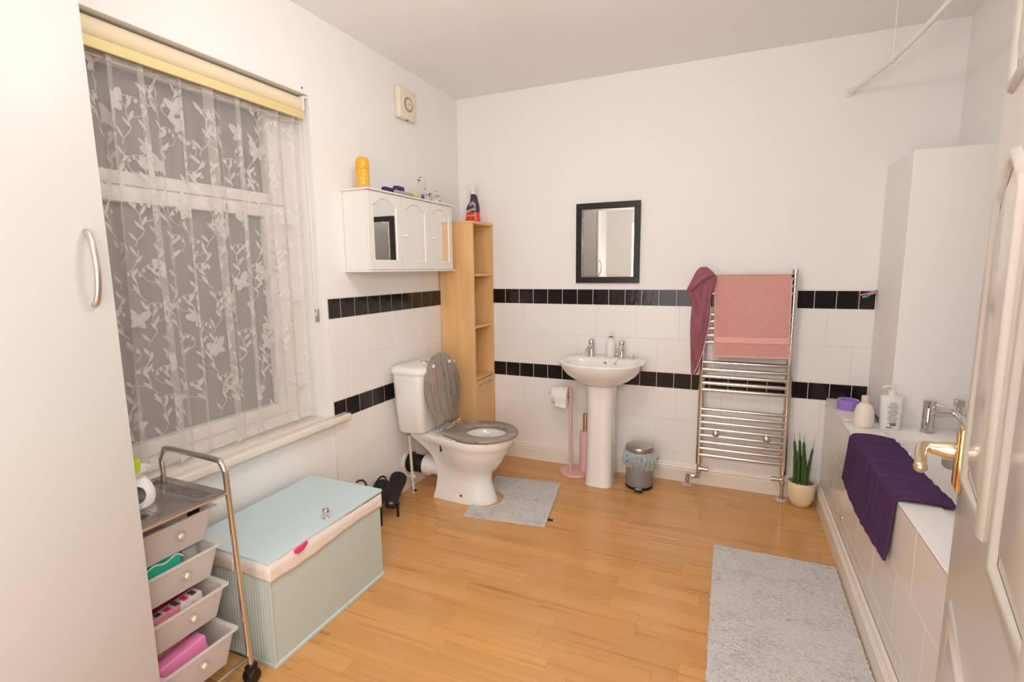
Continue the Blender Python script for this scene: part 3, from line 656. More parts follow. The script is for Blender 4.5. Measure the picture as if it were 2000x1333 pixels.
# ------------------------------------------------------------------ toilet
TY = -0.700
tw = thing('toilet', 'white close coupled toilet with raised grey wooden lid and seat', 'toilet', (0.40, TY, 0))
def egg(x0, x1, xm, hw, hwr, z, n=16, ty=TY):
    P = []
    for i in range(n+1):
        a = -pi/2+pi*i/n; P.append((xm+(x1-xm)*cos(a), ty+hw*sin(a), z))
    m = 10
    for i in range(1, m+1):
        s = i/m; k = s*s*(3-2*s); P.append((xm+(x0-xm)*s, ty+hw+(hwr-hw)*k, z))
    for i in range(1, 5): P.append((x0, ty+hwr-2*hwr*i/5, z))
    for i in range(m, 0, -1):
        s = i/m; k = s*s*(3-2*s); P.append((xm+(x0-xm)*s, ty-hw-(hwr-hw)*k, z))
    return P
secs = [(0.0, 0.225, 0.585, 0.44, 0.096, 0.085), (0.012, 0.228, 0.583, 0.44, 0.095, 0.084), (0.05, 0.238, 0.570, 0.43, 0.088, 0.076), (0.11, 0.245, 0.552, 0.43, 0.082, 0.068), (0.16, 0.245, 0.556, 0.43, 0.088, 0.066), (0.20, 0.238, 0.580, 0.44, 0.108, 0.068),
        (0.235, 0.222, 0.608, 0.45, 0.130, 0.070), (0.27, 0.196, 0.635, 0.47, 0.150, 0.074), (0.305, 0.155, 0.657, 0.485, 0.163, 0.080), (0.335, 0.115, 0.672, 0.49, 0.170, 0.088), (0.342, 0.105, 0.682, 0.492, 0.176, 0.092), (0.375, 0.085, 0.690, 0.495, 0.180, 0.098), (0.384, 0.086, 0.688, 0.495, 0.178, 0.097)]
R = [egg(x0, x1, xm, hw, hwr, z) for z, x0, x1, xm, hw, hwr in secs]
n_out = len(R[0])
def inner(z, a, hw, cx=0.525):
    # same number of points as the outline, matched by direction
    P = []
    for p in R[-1]:
        t = math.atan2((p[1]-TY)/hw, (p[0]-cx)/a); P.append((cx+a*cos(t), TY+hw*sin(t), z))
    return P
R += [inner(0.384, 0.130, 0.125), inner(0.372, 0.118, 0.112), inner(0.33, 0.122, 0.112), inner(0.25, 0.10, 0.085), inner(0.19, 0.06, 0.05), inner(0.18, 0.03, 0.03)]
pan = obj('pan', loft(R), CERAM, tw, 60)
obj('fixing_cover', lathe([(0.0065, 0), (0.005, 0.004)], (0.41, TY-0.0935, 0.045), 10, 'Y'), BLACK, pan)
obj('fixing_slot', box(0.3095, 0.3135, TY-0.135, TY-0.120, 0.30, 0.345), BLACK, pan, False)
obj('spigot', lathe([(0.058, 0.128), (0.058, 0.165), (0.050, 0.168), (0.050, 0.26)], (0, TY, 0.152), 28, 'X'), WHITEP, tw)
obj('waste_connector', lathe([(0.060, 0.02), (0.060, 0.03), (0.053, 0.032), (0.051, 0.120), (0.055, 0.122), (0.055, 0.135)], (0, TY, 0.152), 28, 'X'), BLACK, tw)
obj('pipe_collar', lathe([(0.074, 0.007), (0.074, 0.013), (0.066, 0.017), (0.054, 0.018)], (0, TY, 0.152), 32, 'X'), WHITEP, tw)
def rr(x0, x1, y0, y1, z, r, n=6): return ring(x0, x1, y0, y1, z, r, n)
cis = obj('cistern', loft([rr(0.050, 0.205, TY-0.150, TY+0.150, 0.388, 0.035), rr(0.046, 0.214, TY-0.160, TY+0.160, 0.40, 0.038), rr(0.038, 0.232, TY-0.182, TY+0.182, 0.58, 0.045), rr(0.035, 0.240, TY-0.190, TY+0.190, 0.728, 0.048)]), CERAM, tw, 50)
obj('cistern_lid', loft([rr(0.031, 0.245, TY-0.195, TY+0.195, 0.728, 0.050), rr(0.029, 0.248, TY-0.198, TY+0.198, 0.735, 0.052), rr(0.029, 0.248, TY-0.198, TY+0.198, 0.752, 0.052), rr(0.036, 0.240, TY-0.190, TY+0.190, 0.763, 0.048), rr(0.06, 0.215, TY-0.165, TY+0.165, 0.769, 0.035)]), CERAM, tw, 50)
obj('flush_button', J(lathe([(0.024, 0), (0.026, 0.002), (0.026, 0.006), (0.021, 0.007), (0.020, 0.005)], (0.14, TY, 0.768), 28), lathe([(0.019, 0), (0.019, 0.008), (0.016, 0.0095)], (0.14, TY, 0.767), 24)), CHROME, tw)
obj('overflow_button', cyl((0.2345, TY-0.145, 0.69), 0.006, 0.003, 12, 'X'), WHITEP, cis)
def seatring(d, z):
    return [(p[0], p[1], z) for p in egg(0.312+d, 0.708-d, 0.505, 0.184-d, 0.118-d*0.4, z, 16)]
so = [seatring(0.004, 0.389), seatring(0, 0.393), seatring(0, 0.403), seatring(0.004, 0.407)]
def hole(z, d=0.0):
    P = []
    for p in so[0]:
        t = math.atan2((p[1]-TY)/0.108, (p[0]-0.53)/0.125); P.append((0.53+(0.120-d)*cos(t), TY+(0.104-d)*sin(t), z))
    return P
so = so+[hole(0.407, -0.003), hole(0.402, 0.0), hole(0.392, 0.0), hole(0.389, -0.003)]
g = loft(so, False, False); n = len(so[0]); g[1].extend([(7*n+i, 7*n+(i+1) % n, (i+1) % n, i) for i in range(n)])
st = obj('seat', g, GREYW, tw, 50)
# lid: same outline turned up about the hinge line
LA = radians(-97)
lidr = []
for d, z in ((0.004, 0.409), (0, 0.412), (0, 0.420), (0.004, 0.424)):
    lidr.append(egg(0.312+d, 0.712-d, 0.505, 0.186-d, 0.112-d*0.4, z, 16))
PIV = (0.292, TY, 0.412)
lidg = rot(loft(lidr), LA, 'Y', PIV)
ld = obj('lid', lidg, GREYWZ, tw, 50)
for k in range(-2, 3):   # plank joints pressed into the lid
    if k == 0: yy = TY+0.012
    else: yy = TY+k*0.066
    hlen = 0.60-0.03*abs(k)*abs(k)
    obj('lid_groove', rot(box(0.36+0.012*k*k, 0.66-0.022*k*k, yy-0.0012, yy+0.0012, 0.4082, 0.4096), LA, 'Y', PIV), simple('groove_brown', (0.10, 0.08, 0.065), 0.8) if 'groove_brown' not in MATS else MATS['groove_brown'], ld, False)
for sy in (-0.085, 0.085):
    obj('lid_buffer', rot(rb(0.638, 0.656, TY+sy-0.009, TY+sy+0.009, 0.400, 0.410, 0.002), LA, 'Y', PIV), WHITEP, ld)
for p in ((0.60, -0.172), (0.60, 0.172), (0.42, -0.168), (0.42, 0.168)): obj('seat_buffer', rb(p[0]-0.009, p[0]+0.009, TY+p[1]-0.007, TY+p[1]+0.007, 0.383, 0.3895, 0.002), WHITEP, st)
for sy in (-0.078, 0.078):
    obj('hinge', J(lathe([(0.011, 0.384), (0.011, 0.389), (0.006, 0.392), (0.006, 0.412)], (0.292, TY+sy, 0), 14), tube([(0.292, TY+sy*1.5, 0.412), (0.292, TY+sy*0.5, 0.412)], 0.0055, 10), sphere((0.292, TY+sy*1.53, 0.412), 0.008, 10, 6), rb(0.29, 0.335, TY+sy-0.009, TY+sy+0.009, 0.406, 0.411, 0.001)), CHROME, tw)
obj('hinge_bar', tube([(0.292, TY-0.118, 0.412), (0.292, TY+0.118, 0.412)], 0.0035, 8), CHROMES, tw)
sp = thing('supply_pipe', 'cream painted water pipe rising to the toilet cistern', 'pipe', (0.068, -0.745, 0))
obj('pipe', J(tube([(0.068, -0.752, 0.0), (0.068, -0.765, 0.20), (0.070, -0.775, 0.355)], 0.0082, 12, 6), tube([(0.0075, -0.755, 0.088), (0.068, -0.757, 0.088)], 0.006, 10)), CREAMPIPE, sp)
obj('valve', J(cyl((0.068, -0.757, 0.075), 0.0125, 0.014, 12), cyl((0.068, -0.757, 0.098), 0.0125, 0.012, 12), lathe([(0.009, 0.07), (0.010, 0.085), (0.007, 0.09)], (0, -0.757, 0.091), 12, 'X')), CREAMPIPE, sp)
obj('compression_nut', J(cyl((0.070, -0.775, 0.348), 0.0135, 0.016, 6), cyl((0.070, -0.775, 0.363), 0.016, 0.024, 10)), COPPER, sp, False)
obj('floor_collar', lathe([(0.027, 0), (0.026, 0.003), (0.014, 0.009), (0.009, 0.011)], (0.068, -0.752, 0.0005), 28), CHROME, sp)

# ------------------------------------------------------------------ mats
def matgeo(outline, top):
    """pile mat: gridded top inside an outline, sides down to the floor"""
    xs = [p[0] for p in outline]; ys = [p[1] for p in outline]
    n = len(outline); c = (sum(xs)/n, sum(ys)/n)
    return prism(outline, 0.0005, top, 'Z')
def wob(a, b, n, amp, r):
    return [(a[0]+(b[0]-a[0])*i/n+r.uniform(-amp, amp), a[1]+(b[1]-a[1])*i/n+r.uniform(-amp, amp)) for i in range(n)]
def pile(outline, base, h, seed, step=0.011):
    """short tufts standing all over the mat, joined"""
    r = random.Random(seed); V, Fc = [], []
    def inside(x, y):
        k = False; j = len(outline)-1
        for i in range(len(outline)):
            xi, yi = outline[i]; xj, yj = outline[j]
            if (yi > y) != (yj > y) and x < (xj-xi)*(y-yi)/(yj-yi)+xi: k = not k
            j = i
        return k
    x0, x1 = min(p[0] for p in outline), max(p[0] for p in outline); y0, y1 = min(p[1] for p in outline), max(p[1] for p in outline)
    x = x0
    while x < x1:
        y = y0
        while y < y1:
            px, py = x+r.uniform(-.005, .005), y+r.uniform(-.005, .005)
            if inside(px, py):
                k = len(V); a = r.uniform(0, 2*pi); s = r.uniform(0.0045, 0.0075); dx, dy = r.uniform(-.004, .004), r.uniform(-.004, .004); hh = h*r.uniform(0.5, 1)
                for i in range(3): V.append((px+s*cos(a+i*2.094), py+s*sin(a+i*2.094), base))
                V.append((px+dx, py+dy, base+hh)); Fc += [(k, k+1, k+3), (k+1, k+2, k+3), (k+2, k, k+3)]
            y += step
        x += step
    return V, Fc
r0 = random.Random(5)
o1 = wob((1.716, -0.728), (2.200, -0.722), 30, 0.0012, r0)+wob((2.200, -0.722), (2.202, -1.64), 60, 0.001, r0)+wob((2.202, -1.64), (1.724, -1.645), 30, 0.001, r0)+wob((1.724, -1.645), (1.716, -0.728), 60, 0.0015, r0)
bm1 = thing('bath_mat', 'large speckled grey bath mat lying along the bath panel', 'bath mat', (1.96, -1.18, 0))
obj('backing', prism(o1, 0.0006, 0.010, 'Z'), MATG, bm1, False); tag(obj('pile', pile(o1, 0.0098, 0.004, 1), MATG, bm1, False), kind='stuff')
o2 = wob((0.440, -0.388), (0.846, -0.346), 24, 0.001, r0)+wob((0.846, -0.346), (0.932, -0.866), 30, 0.001, r0)+wob((0.932, -0.866), (0.497, -0.922), 24, 0.001, r0)+[(0.497, -0.922), (0.488, -0.85), (0.482, -0.808)]
for i in range(13):
    a = radians(-115+i*(230/12)); o2.append((0.520+0.094*cos(a), -0.694+0.110*sin(a)))
o2 += [(0.455, -0.56), (0.450, -0.50)]
bm2 = thing('pedestal_mat', 'grey pedestal mat with a curved cut-out round the toilet foot', 'bath mat', (0.70, -0.64, 0))
obj('backing', prism(o2, 0.0006, 0.009, 'Z'), MATG, bm2, False); tag(obj('pile', pile(o2, 0.0088, 0.004, 2), MATG, bm2, False), kind='stuff')
obj('non_slip_corner', bev(prism([(0.905, -0.800), (0.948, -0.792), (0.945, -0.775), (0.912, -0.77)], 0.0006, 0.004, 'Z'), 0.001, 1), BLACK, bm2)

# ------------------------------------------------------------------ tall open shelf unit in the corner
tc = thing('shelf_unit', 'tall narrow beech shelf unit standing in the corner behind the toilet', 'shelf unit', (0.13, -0.15, 0))
X0, X1, Y0, Y1, ZT = 0.010, 0.254, -0.296, -0.010, 1.588
obj('side_panel', rb(X0, X1, Y0, Y0+0.016, 0, ZT-0.016, 0.001), TAN, tc, False)
obj('side_panel', rb(X0, X1, Y1-0.016, Y1, 0, ZT-0.016, 0.001), TAN, tc, False)
obj('top_board', rb(X0-0.002, X1+0.004, Y0-0.002, Y1, ZT-0.016, ZT, 0.001), TAN, tc, False)
obj('back_panel', box(X0, X0+0.006, Y0+0.016, Y1-0.016, 0.02, ZT-0.016), TAN, tc, False)
for z in (1.262, 0.930, 0.592): obj('shelf', rb(X0+0.006, X1-0.006, Y0+0.016, Y1-0.016, z-0.015, z, 0.001), TAN, tc, False)
sd = obj('door', rb(X1-0.016, X1, Y0+0.017, Y1-0.017, 0.06, 0.572, 0.001), TAN, tc, False)
obj('handle', tube([(X1, -0.245, 0.545), (X1+0.018, -0.245, 0.546), (X1+0.022, -0.236, 0.546), (X1+0.022, -0.110, 0.546), (X1+0.018, -0.101, 0.546), (X1, -0.101, 0.545)], 0.0045, 10, 2), CHROMES, sd)
obj('plinth', box(X0, X1-0.01, Y0+0.016, Y1-0.016, 0.0, 0.058), TAN, tc, False)
def bottle(name, label, cat, c, prof, mat, capp, capm, band=None, bandm=None, group=None, n=24, sy=1.0):
    t = thing(name, label, cat, c, group)
    def sq(g): return ([(v[0], c[1]+(v[1]-c[1])*sy, v[2]) for v in g[0]], g[1])
    b = obj('body', sq(lathe(prof, c, n)), mat, t)
    if capp: obj('cap', sq(lathe(capp, c, n)), capm, t)
    if band: obj('label_band', sq(lathe(band, c, n)), bandm, b)
    return t
bottle('lotion_bottle', 'clear grey bottle with pale blue label on the middle shelf of the beech unit', 'bottle', (0.205, -0.215, 0.9305), [(0.016, 0), (0.018, 0.003), (0.018, 0.075), (0.010, 0.09), (0.009, 0.098)], PLIGHT, [(0.010, 0.096), (0.010, 0.112), (0.004, 0.122)], WHITEP, [(0.0184, 0.066), (0.0184, 0.075), (0.0120, 0.089), (0.0120, 0.094)], SKY)
bottle('nail_bottle', 'small white bottle leaning at the back of the middle shelf', 'bottle', (0.180, -0.245, 0.9305), [(0.012, 0), (0.013, 0.003), (0.013, 0.075), (0.008, 0.085)], WHITEP, [(0.009, 0.085), (0.009, 0.108)], BLUE)
bottle('mouthwash_bottle', 'dark blue bottle half hidden on the top shelf of the beech unit', 'bottle', (0.200, -0.240, 1.2625), [(0.020, 0), (0.022, 0.003), (0.022, 0.090), (0.012, 0.110), (0.011, 0.118)], PLIGHT, [(0.0125, 0.116), (0.0125, 0.135)], simple('cap_grey_blue', (0.16, 0.20, 0.26), 0.4), [(0.0224, 0.03), (0.0224, 0.062)], SKY)

# red and purple trigger spray on top of the unit
spc = (0.186, -0.155, ZT)
s1 = thing('spray_bottle', 'red and purple cleaning spray bottle with white trigger on the beech unit', 'spray bottle', spc)
def oval(w_, d, z, dx=0.0, n=28): return [(spc[0]+dx+w_*cos(2*pi*i/n)*0.94, spc[1]+d*sin(2*pi*i/n), spc[2]+z) for i in range(n)]
obj('lower_body', loft([oval(0.048, 0.028, 0.0), oval(0.053, 0.031, 0.004), oval(0.054, 0.031, 0.02), oval(0.050, 0.030, 0.055), oval(0.0495, 0.030, 0.062)]), SPRR, s1, 50)
obj('upper_body', loft([oval(0.0495, 0.030, 0.062), oval(0.050, 0.030, 0.085), oval(0.044, 0.028, 0.108, 0.004), oval(0.030, 0.024, 0.132, 0.010), oval(0.024, 0.021, 0.16, 0.010), oval(0.021, 0.019, 0.172, 0.006), oval(0.014, 0.014, 0.180, 0.004)]), SPRP, s1, 50)
tq = (spc[0]+0.004, spc[1], spc[2])
obj('trigger_head', J(cyl((tq[0], tq[1], tq[2]+0.178), 0.015, 0.018, 20), bev(prism([(tq[0]-0.040, tq[2]+0.222), (tq[0]-0.036, tq[2]+0.232), (tq[0]+0.012, tq[2]+0.236), (tq[0]+0.026, tq[2]+0.226), (tq[0]+0.022, tq[2]+0.205), (tq[0]+0.012, tq[2]+0.195), (tq[0]-0.012, tq[2]+0.195), (tq[0]-0.016, tq[2]+0.214)], tq[1]-0.011, tq[1]+0.011, 'Y'), 0.003, 2)), WHITEP, s1)
obj('trigger', tube([(tq[0]-0.018, tq[1], tq[2]+0.214), (tq[0]-0.028, tq[1], tq[2]+0.200), (tq[0]-0.030, tq[1], tq[2]+0.182)], [0.006, 0.004], 8, 4), WHITEP, s1)
MT = Matrix(((1, 0, 0, spc[0]+0.004), (0, 0, -1, spc[1]-0.0330), (0, 1, 0, spc[2]+0.076), (0, 0, 0, 1))) @ Matrix.Rotation(0.28, 4, 'Z')
text('lettering', 'BANG', 0.026, MT, WHITEP, s1, 0.0015, 0.15)
obj('small_print', J(*[box(spc[0]-0.032+i*0.017, spc[0]-0.020+i*0.017, spc[1]-0.0330, spc[1]-0.030, spc[2]+0.040, spc[2]+0.0445) for i in range(4)]), YPALE, s1, False)
star = []
for i in range(22):
    a = pi*i/21+0.0; r1 = 0.012; r2 = 0.026+0.010*(i % 3)/2
    star.append(tube([(spc[0]+0.012+r1*cos(a), spc[1]-0.0315+0.002*(r1/0.03), spc[2]+0.100+r1*sin(a)), (spc[0]+0.012+r2*cos(a)*0.8, spc[1]-0.0265+0.0, spc[2]+0.100+r2*sin(a))], [0.0009, 0.0004], 5))
obj('starburst', J(*star), WHITEP, s1, False)
obj('seal_mark', lathe([(0.0075, -0.033), (0.0075, -0.0315)], (spc[0]+0.018, spc[1], spc[2]+0.022), 16, 'Y'), simple('mark_brown', (0.16, 0.08, 0.03), 0.5), s1)

# ------------------------------------------------------------------ wall cabinet with three mirror doors
wc = thing('wall_cabinet', 'white wall cabinet with three arched mirror doors above the toilet', 'cabinet', (0.075, -0.75, 1.285))
wy0, wy1, wx, wz0, wz1 = -1.143, -0.366, 0.152, 1.292, 1.668
obj('body', rb(0.002, wx-0.016, wy0, wy1, wz0, wz1, 0.002), WHITEG, wc, False)
obj('bottom_board', rb(0.002, wx+0.012, wy0-0.012, wy1+0.012, wz0-0.010, wz0, 0.003), WHITEG, wc, False)
obj('top_board', rb(0.002, wx+0.010, wy0-0.010, wy1+0.010, wz1, wz1+0.010, 0.003), WHITEG, wc, False)
dw = (wy1-wy0)/3
def archpts(a, b, z0, z1, d=0.0):
    """mirror opening: shouldered arch"""
    a += d; b -= d; z0 += d; z1 -= d; zs = z1-0.034; w_ = b-a
    P = [(a, z0), (b, z0), (b, zs)]
    for t, h in ((0.97, 0.003), (0.90, 0.006), (0.83, 0.014), (0.74, 0.025), (0.62, 0.032), (0.5, 0.034), (0.38, 0.032), (0.26, 0.025), (0.17, 0.014), (0.10, 0.006), (0.03, 0.003)): P.append((a+w_*t, zs+h))
    return P+[(a, zs)]
for k in range(3):
    a, b = wy0+k*dw+0.0015, wy0+(k+1)*dw-0.0015; z0, z1 = wz0+0.002, wz1-0.002
    ap = archpts(a+0.036, b-0.036, z0+0.042, z1-0.026)
    # door frame: outer rectangle bridged to the arched opening
    out = []
    for p in ap:
        if p[1] == ap[0][1]: out.append((a if p[0] < (a+b)/2 else b, z0))
        elif p in (ap[2],): out.append((b, ap[2][1]))
        elif p in (ap[-1],): out.append((a, ap[-1][1]))
        else:
            t = (p[0]-a)/(b-a); tt = min(1, max(0, (t-0.2)/0.6)); out.append((a+(b-a)*tt, z1))
    xF, xB = wx, wx-0.015
    rg = [[(xB, p[0], p[1]) for p in out], [(xF, p[0], p[1]) for p in out], [(xF, p[0], p[1]) for p in ap], [(xF-0.006, (p[0]), p[1]) for p in archpts(a+0.036, b-0.036, z0+0.042, z1-0.026, 0.006)]]
    d = obj('door', loft(rg, False, False), WHITEG, wc, 30)
    obj('mirror', ([(xF-0.0065, p[0], p[1]) for p in archpts(a+0.036, b-0.036, z0+0.042, z1-0.026, 0.004)]+[(xF-0.0105, p[0], p[1]) for p in archpts(a+0.036, b-0.036, z0+0.042, z1-0.026, 0.004)], [tuple(range(len(ap))), tuple(range(2*len(ap)-1, len(ap)-1, -1))]), MIRROR, d, False)
    if k: obj('knob', J(lathe([(0.006, 0), (0.005, 0.008), (0.009, 0.014), (0.0095, 0.020), (0.005, 0.024)], (wx, a+0.022, 1.468), 16, 'X')), WHITEG, d)

# things on top of the wall cabinet
ZC = wz1+0.0102
def mk_deo():
    c = (0.095, -1.098, ZC); t = thing('deodorant', 'yellow roll-on deodorant standing on the wall cabinet', 'deodorant', c)
    obj('body', lathe([(0.027, 0), (0.030, 0.002), (0.030, 0.088), (0.0285, 0.092)], c, 28), YEL, t)
    obj('cap', lathe([(0.0305, 0.092), (0.0315, 0.094), (0.0315, 0.122), (0.028, 0.138), (0.019, 0.146), (0.004, 0.148)], c, 28), YEL, t)
    dv = (Vector((CAM.x, CAM.y, 0))-Vector((c[0], c[1], 0))).normalized(); an = math.atan2(dv.y, dv.x)-0.15
    def on(a, z): return (c[0]+0.0302*cos(an+a), c[1]+0.0302*sin(an+a), c[2]+z)
    for a, z, r, m in ((-0.25, 0.045, 0.005, WHITEP), (0.25, 0.043, 0.0045, WHITEP), (0.15, 0.018, 0.009, WHITEP), (0.15, 0.016, 0.006, BLUE)):
        obj('printed_mark', sphere(on(a, z), r, 8, 6, (0.35, 0.6, 1.2)) if m is not BLUE else sphere(tuple(Vector(on(a, z))+dv*0.001), r, 8, 6, (0.5, 0.6, 1.3)), m, t)
mk_deo()
tag(obj('razor_case', J(rb(0.11, 0.138, -0.985, -0.882, ZC+0.0003, ZC+0.026, 0.006, 3), rb(0.108, 0.142, -0.892, -0.825, ZC+0.0003, ZC+0.044, 0.009, 3)), simple('navy_plastic', (0.03, 0.015, 0.09), 0.4)), 'dark purple razor case lying on the wall cabinet', 'case')
tag(obj('tooth_floss', rb(0.143, 0.160, -0.93, -0.78, ZC+0.0003, ZC+0.016, 0.005, 3), simple('silver_grey_plastic', (0.40, 0.37, 0.37), 0.35, var=0.2, vscale=30)), 'slim grey case at the front edge of the wall cabinet', 'case')
tp = thing('toothpaste', 'yellow and blue toothpaste tube lying on the wall cabinet', 'toothpaste', (0.12, -0.72, ZC))
obj('tube', loft([[(0.112+0.020*cos(2*pi*i/16)*k1, y, ZC+0.017+0.0165*sin(2*pi*i/16)*k2) for i in range(16)] for y, k1, k2 in ((-0.79, 1.0, 0.15), (-0.75, 1.0, 0.6), (-0.69, 0.95, 0.95), (-0.655, 0.9, 0.95))]), YPALE, tp)
obj('shoulder', loft([[(0.112+0.020*cos(2*pi*i/16)*k1, y, ZC+0.017+0.0165*sin(2*pi*i/16)*k1) for i in range(16)] for y, k1 in ((-0.655, 0.97), (-0.625, 0.97), (-0.615, 0.6))]), BLUE, tp)
obj('cap', lathe([(0.012, -0.615), (0.013, -0.613), (0.011, -0.59)], (0.112, 0, ZC+0.017), 14, 'Y'), WHITEP, tp)
# glass swan
sw = thing('glass_swan', 'clear glass swan ornament on the wall cabinet', 'ornament', (0.10, -0.56, ZC))
obj('body', sphere((0.10, -0.545, ZC+0.024), 0.026, 24, 16, (0.8, 1.35, 0.92)), GLASS, sw)
obj('neck', tube([(0.10, -0.575, ZC+0.030), (0.10, -0.572, ZC+0.058), (0.10, -0.562, ZC+0.085), (0.10, -0.578, ZC+0.112), (0.10, -0.608, ZC+0.122), (0.10, -0.630, ZC+0.112), (0.10, -0.640, ZC+0.098)], [0.012, 0.011, 0.010, 0.010, 0.011, 0.009, 0.004], 14, 6), GLASS, sw)
obj('wing', sphere((0.116, -0.535, ZC+0.036), 0.020, 18, 12, (0.4, 1.2, 0.9)), GLASS, sw); obj('wing', sphere((0.084, -0.535, ZC+0.036), 0.020, 18, 12, (0.4, 1.2, 0.9)), GLASS, sw)
obj('eye', sphere((0.1085, -0.585, ZC+0.070), 0.0035, 8, 6), BLACK, sw)
gl = thing('glass_bird', 'small clear glass bird ornament at the end of the wall cabinet', 'ornament', (0.11, -0.455, ZC))
obj('base', lathe([(0.018, 0), (0.020, 0.004), (0.010, 0.010)], (0.11, -0.455, ZC), 10), GLASS, gl, False)
obj('body', sphere((0.11, -0.455, ZC+0.030), 0.022, 20, 14, (0.9, 1.1, 1.0)), GLASS, gl)
obj('head', sphere((0.11, -0.462, ZC+0.066), 0.013, 16, 10), GLASS, gl); obj('neck', tube([(0.11, -0.456, ZC+0.045), (0.11, -0.460, ZC+0.062)], [0.011, 0.008], 12), GLASS, gl)
obj('tail', tube([(0.11, -0.44, ZC+0.025), (0.11, -0.41, ZC+0.014), (0.11, -0.392, ZC+0.010)], [0.008, 0.002], 10, 3), GLASS, gl)

# ------------------------------------------------------------------ extractor fan
fn = thing('extractor_fan', 'square cream extractor fan high on the left wall', 'extractor fan', (0.02, -0.60, 2.12))
fy0, fy1, fz0, fz1 = -0.694, -0.535, 2.122, 2.284
obj('casing', bev(box(0.001, 0.038, fy0, fy1, fz0, fz1), 0.009, 3), CREAMP, fn)
fc = (0, (fy0+fy1)/2+0.002, (fz0+fz1)/2)
obj('grille_well', lathe([(0.040, 0.0365), (0.040, 0.0388), (0.027, 0.0388), (0.027, 0.0365)], fc, 40, 'X'), simple('grille_dark', (0.16, 0.11, 0.07), 0.6), fn)
for i in range(24):
    a = 2*pi*i/24; obj('grille_fin', tube([(0.0385, fc[1]+0.0275*cos(a), fc[2]+0.0275*sin(a)), (0.0385, fc[1]+0.0395*cos(a+0.12), fc[2]+0.0395*sin(a+0.12))], 0.0014, 6), CREAMP, fn)
obj('hub', lathe([(0.027, 0.038), (0.027, 0.042), (0.024, 0.043)], fc, 36, 'X'), CREAMP, fn)
obj('badge', rb(0.0428, 0.0434, fc[1]-0.010, fc[1]+0.010, fc[2]-0.003, fc[2]+0.003, 0.0002, 1), PRINTG, fn, False)
obj('pull_slot', box(0.020, 0.032, fc[1]-0.012, fc[1]+0.004, fz0-0.003, fz0+0.002), simple('fan_slot', (0.25, 0.18, 0.10), 0.6), fn, False)

# ------------------------------------------------------------------ framed mirror on the back wall
mr = thing('wall_mirror', 'rectangular wall mirror in a flat black frame above the basin', 'mirror', (1.03, 0, 1.195))
mx0, mx1, mz0, mz1, mf = 0.833, 1.224, 1.199, 1.682, 0.036
def mbar(*a): return bev(box(*a), 0.0015, 1)
obj('frame', J(mbar(mx0, mx1, -0.020, -0.0005, mz0, mz0+mf), mbar(mx0, mx1, -0.020, -0.0005, mz1-mf, mz1), mbar(mx0, mx0+mf, -0.020, -0.0005, mz0+mf, mz1-mf), mbar(mx1-mf, mx1, -0.020, -0.0005, mz0+mf, mz1-mf)), BLACKF, mr, False)
gx0, gx1, gz0, gz1 = mx0+mf-0.002, mx1-mf+0.002, mz0+mf-0.002, mz1-mf+0.002
bvl = 0.014
obj('glass', rot(loft([[(gx0, -0.011, gz0), (gx1, -0.011, gz0), (gx1, -0.011, gz1), (gx0, -0.011, gz1)], [(gx0+bvl, -0.0122, gz0+bvl), (gx1-bvl, -0.0122, gz0+bvl), (gx1-bvl, -0.0122, gz1-bvl), (gx0+bvl, -0.0122, gz1-bvl)]]), 0.020, 'Z', ((gx0+gx1)/2, -0.0115, 1.44)), MIRROR, mr, False)

# ------------------------------------------------------------------ basin on pedestal
bs = thing('pedestal_basin', 'white pedestal wash basin with two chrome taps', 'basin', (1.05, -0.2, 0))
BXc = 1.052
def bas(a, yb, yf, z, n=44, p=2.3):
    yc = (yb+yf)/2; b = (yb-yf)/2; P = []
    for i in range(n):
        t = 2*pi*i/n; c, s = cos(t), sin(t)
        pw = 2/p if s < 0 else 2/3.6
        P.append((BXc+a*math.copysign(abs(c)**pw, c), yc+b*math.copysign(abs(s)**pw, s), z))
    return P
BZ = 0.752
rg = [bas(0.088, -0.10, -0.285, 0.600), bas(0.110, -0.06, -0.305, 0.612), bas(0.165, -0.03, -0.350, 0.640), bas(0.205, -0.012, -0.392, 0.672), bas(0.232, -0.009, -0.420, 0.708), bas(0.245, -0.008, -0.434, 0.738), bas(0.247, -0.008, -0.437, 0.748), bas(0.244, -0.010, -0.434, BZ),
      bas(0.226, -0.145, -0.418, BZ-0.001, p=2.2), bas(0.214, -0.150, -0.408, BZ-0.010, p=2.2), bas(0.190, -0.155, -0.385, BZ-0.045, p=2.1), bas(0.140, -0.165, -0.345, BZ-0.090, p=2.0), bas(0.070, -0.19, -0.29, BZ-0.112, p=2.0), bas(0.022, -0.22, -0.262, BZ-0.116, p=2.0)]
bowl = obj('bowl', loft(rg), CERAM, bs, 70)
obj('waste', lathe([(0.021, 0), (0.021, 0.002), (0.014, 0.003)], (BXc, -0.241, BZ-0.116), 20), CHROME, bowl)
def pedsec(w_, y0, y1, z, r): return ring(BXc-w_, BXc+w_, y0, y1, z, r, 6)
obj('pedestal', loft([pedsec(0.082, -0.300, -0.115, 0.0, 0.050), pedsec(0.080, -0.298, -0.115, 0.012, 0.050), pedsec(0.077, -0.290, -0.115, 0.15, 0.055), pedsec(0.076, -0.288, -0.115, 0.45, 0.055), pedsec(0.081, -0.292, -0.112, 0.58, 0.055), pedsec(0.086, -0.296, -0.110, 0.606, 0.055)]), CERAM, bs, 50)
obj('overflow', lathe([(0.004, 0.0), (0.004, -0.001), (0.009, -0.003), (0.0105, -0.002), (0.0105, 0.0)], (BXc+0.006, -0.153, BZ-0.026), 20, 'Y'), CHROME, bowl)
obj('chain_stay', lathe([(0.004, 0), (0.004, -0.008), (0.006, -0.010)], (BXc+0.067, -0.153, BZ-0.026), 10, 'Y'), CHROME, bowl)
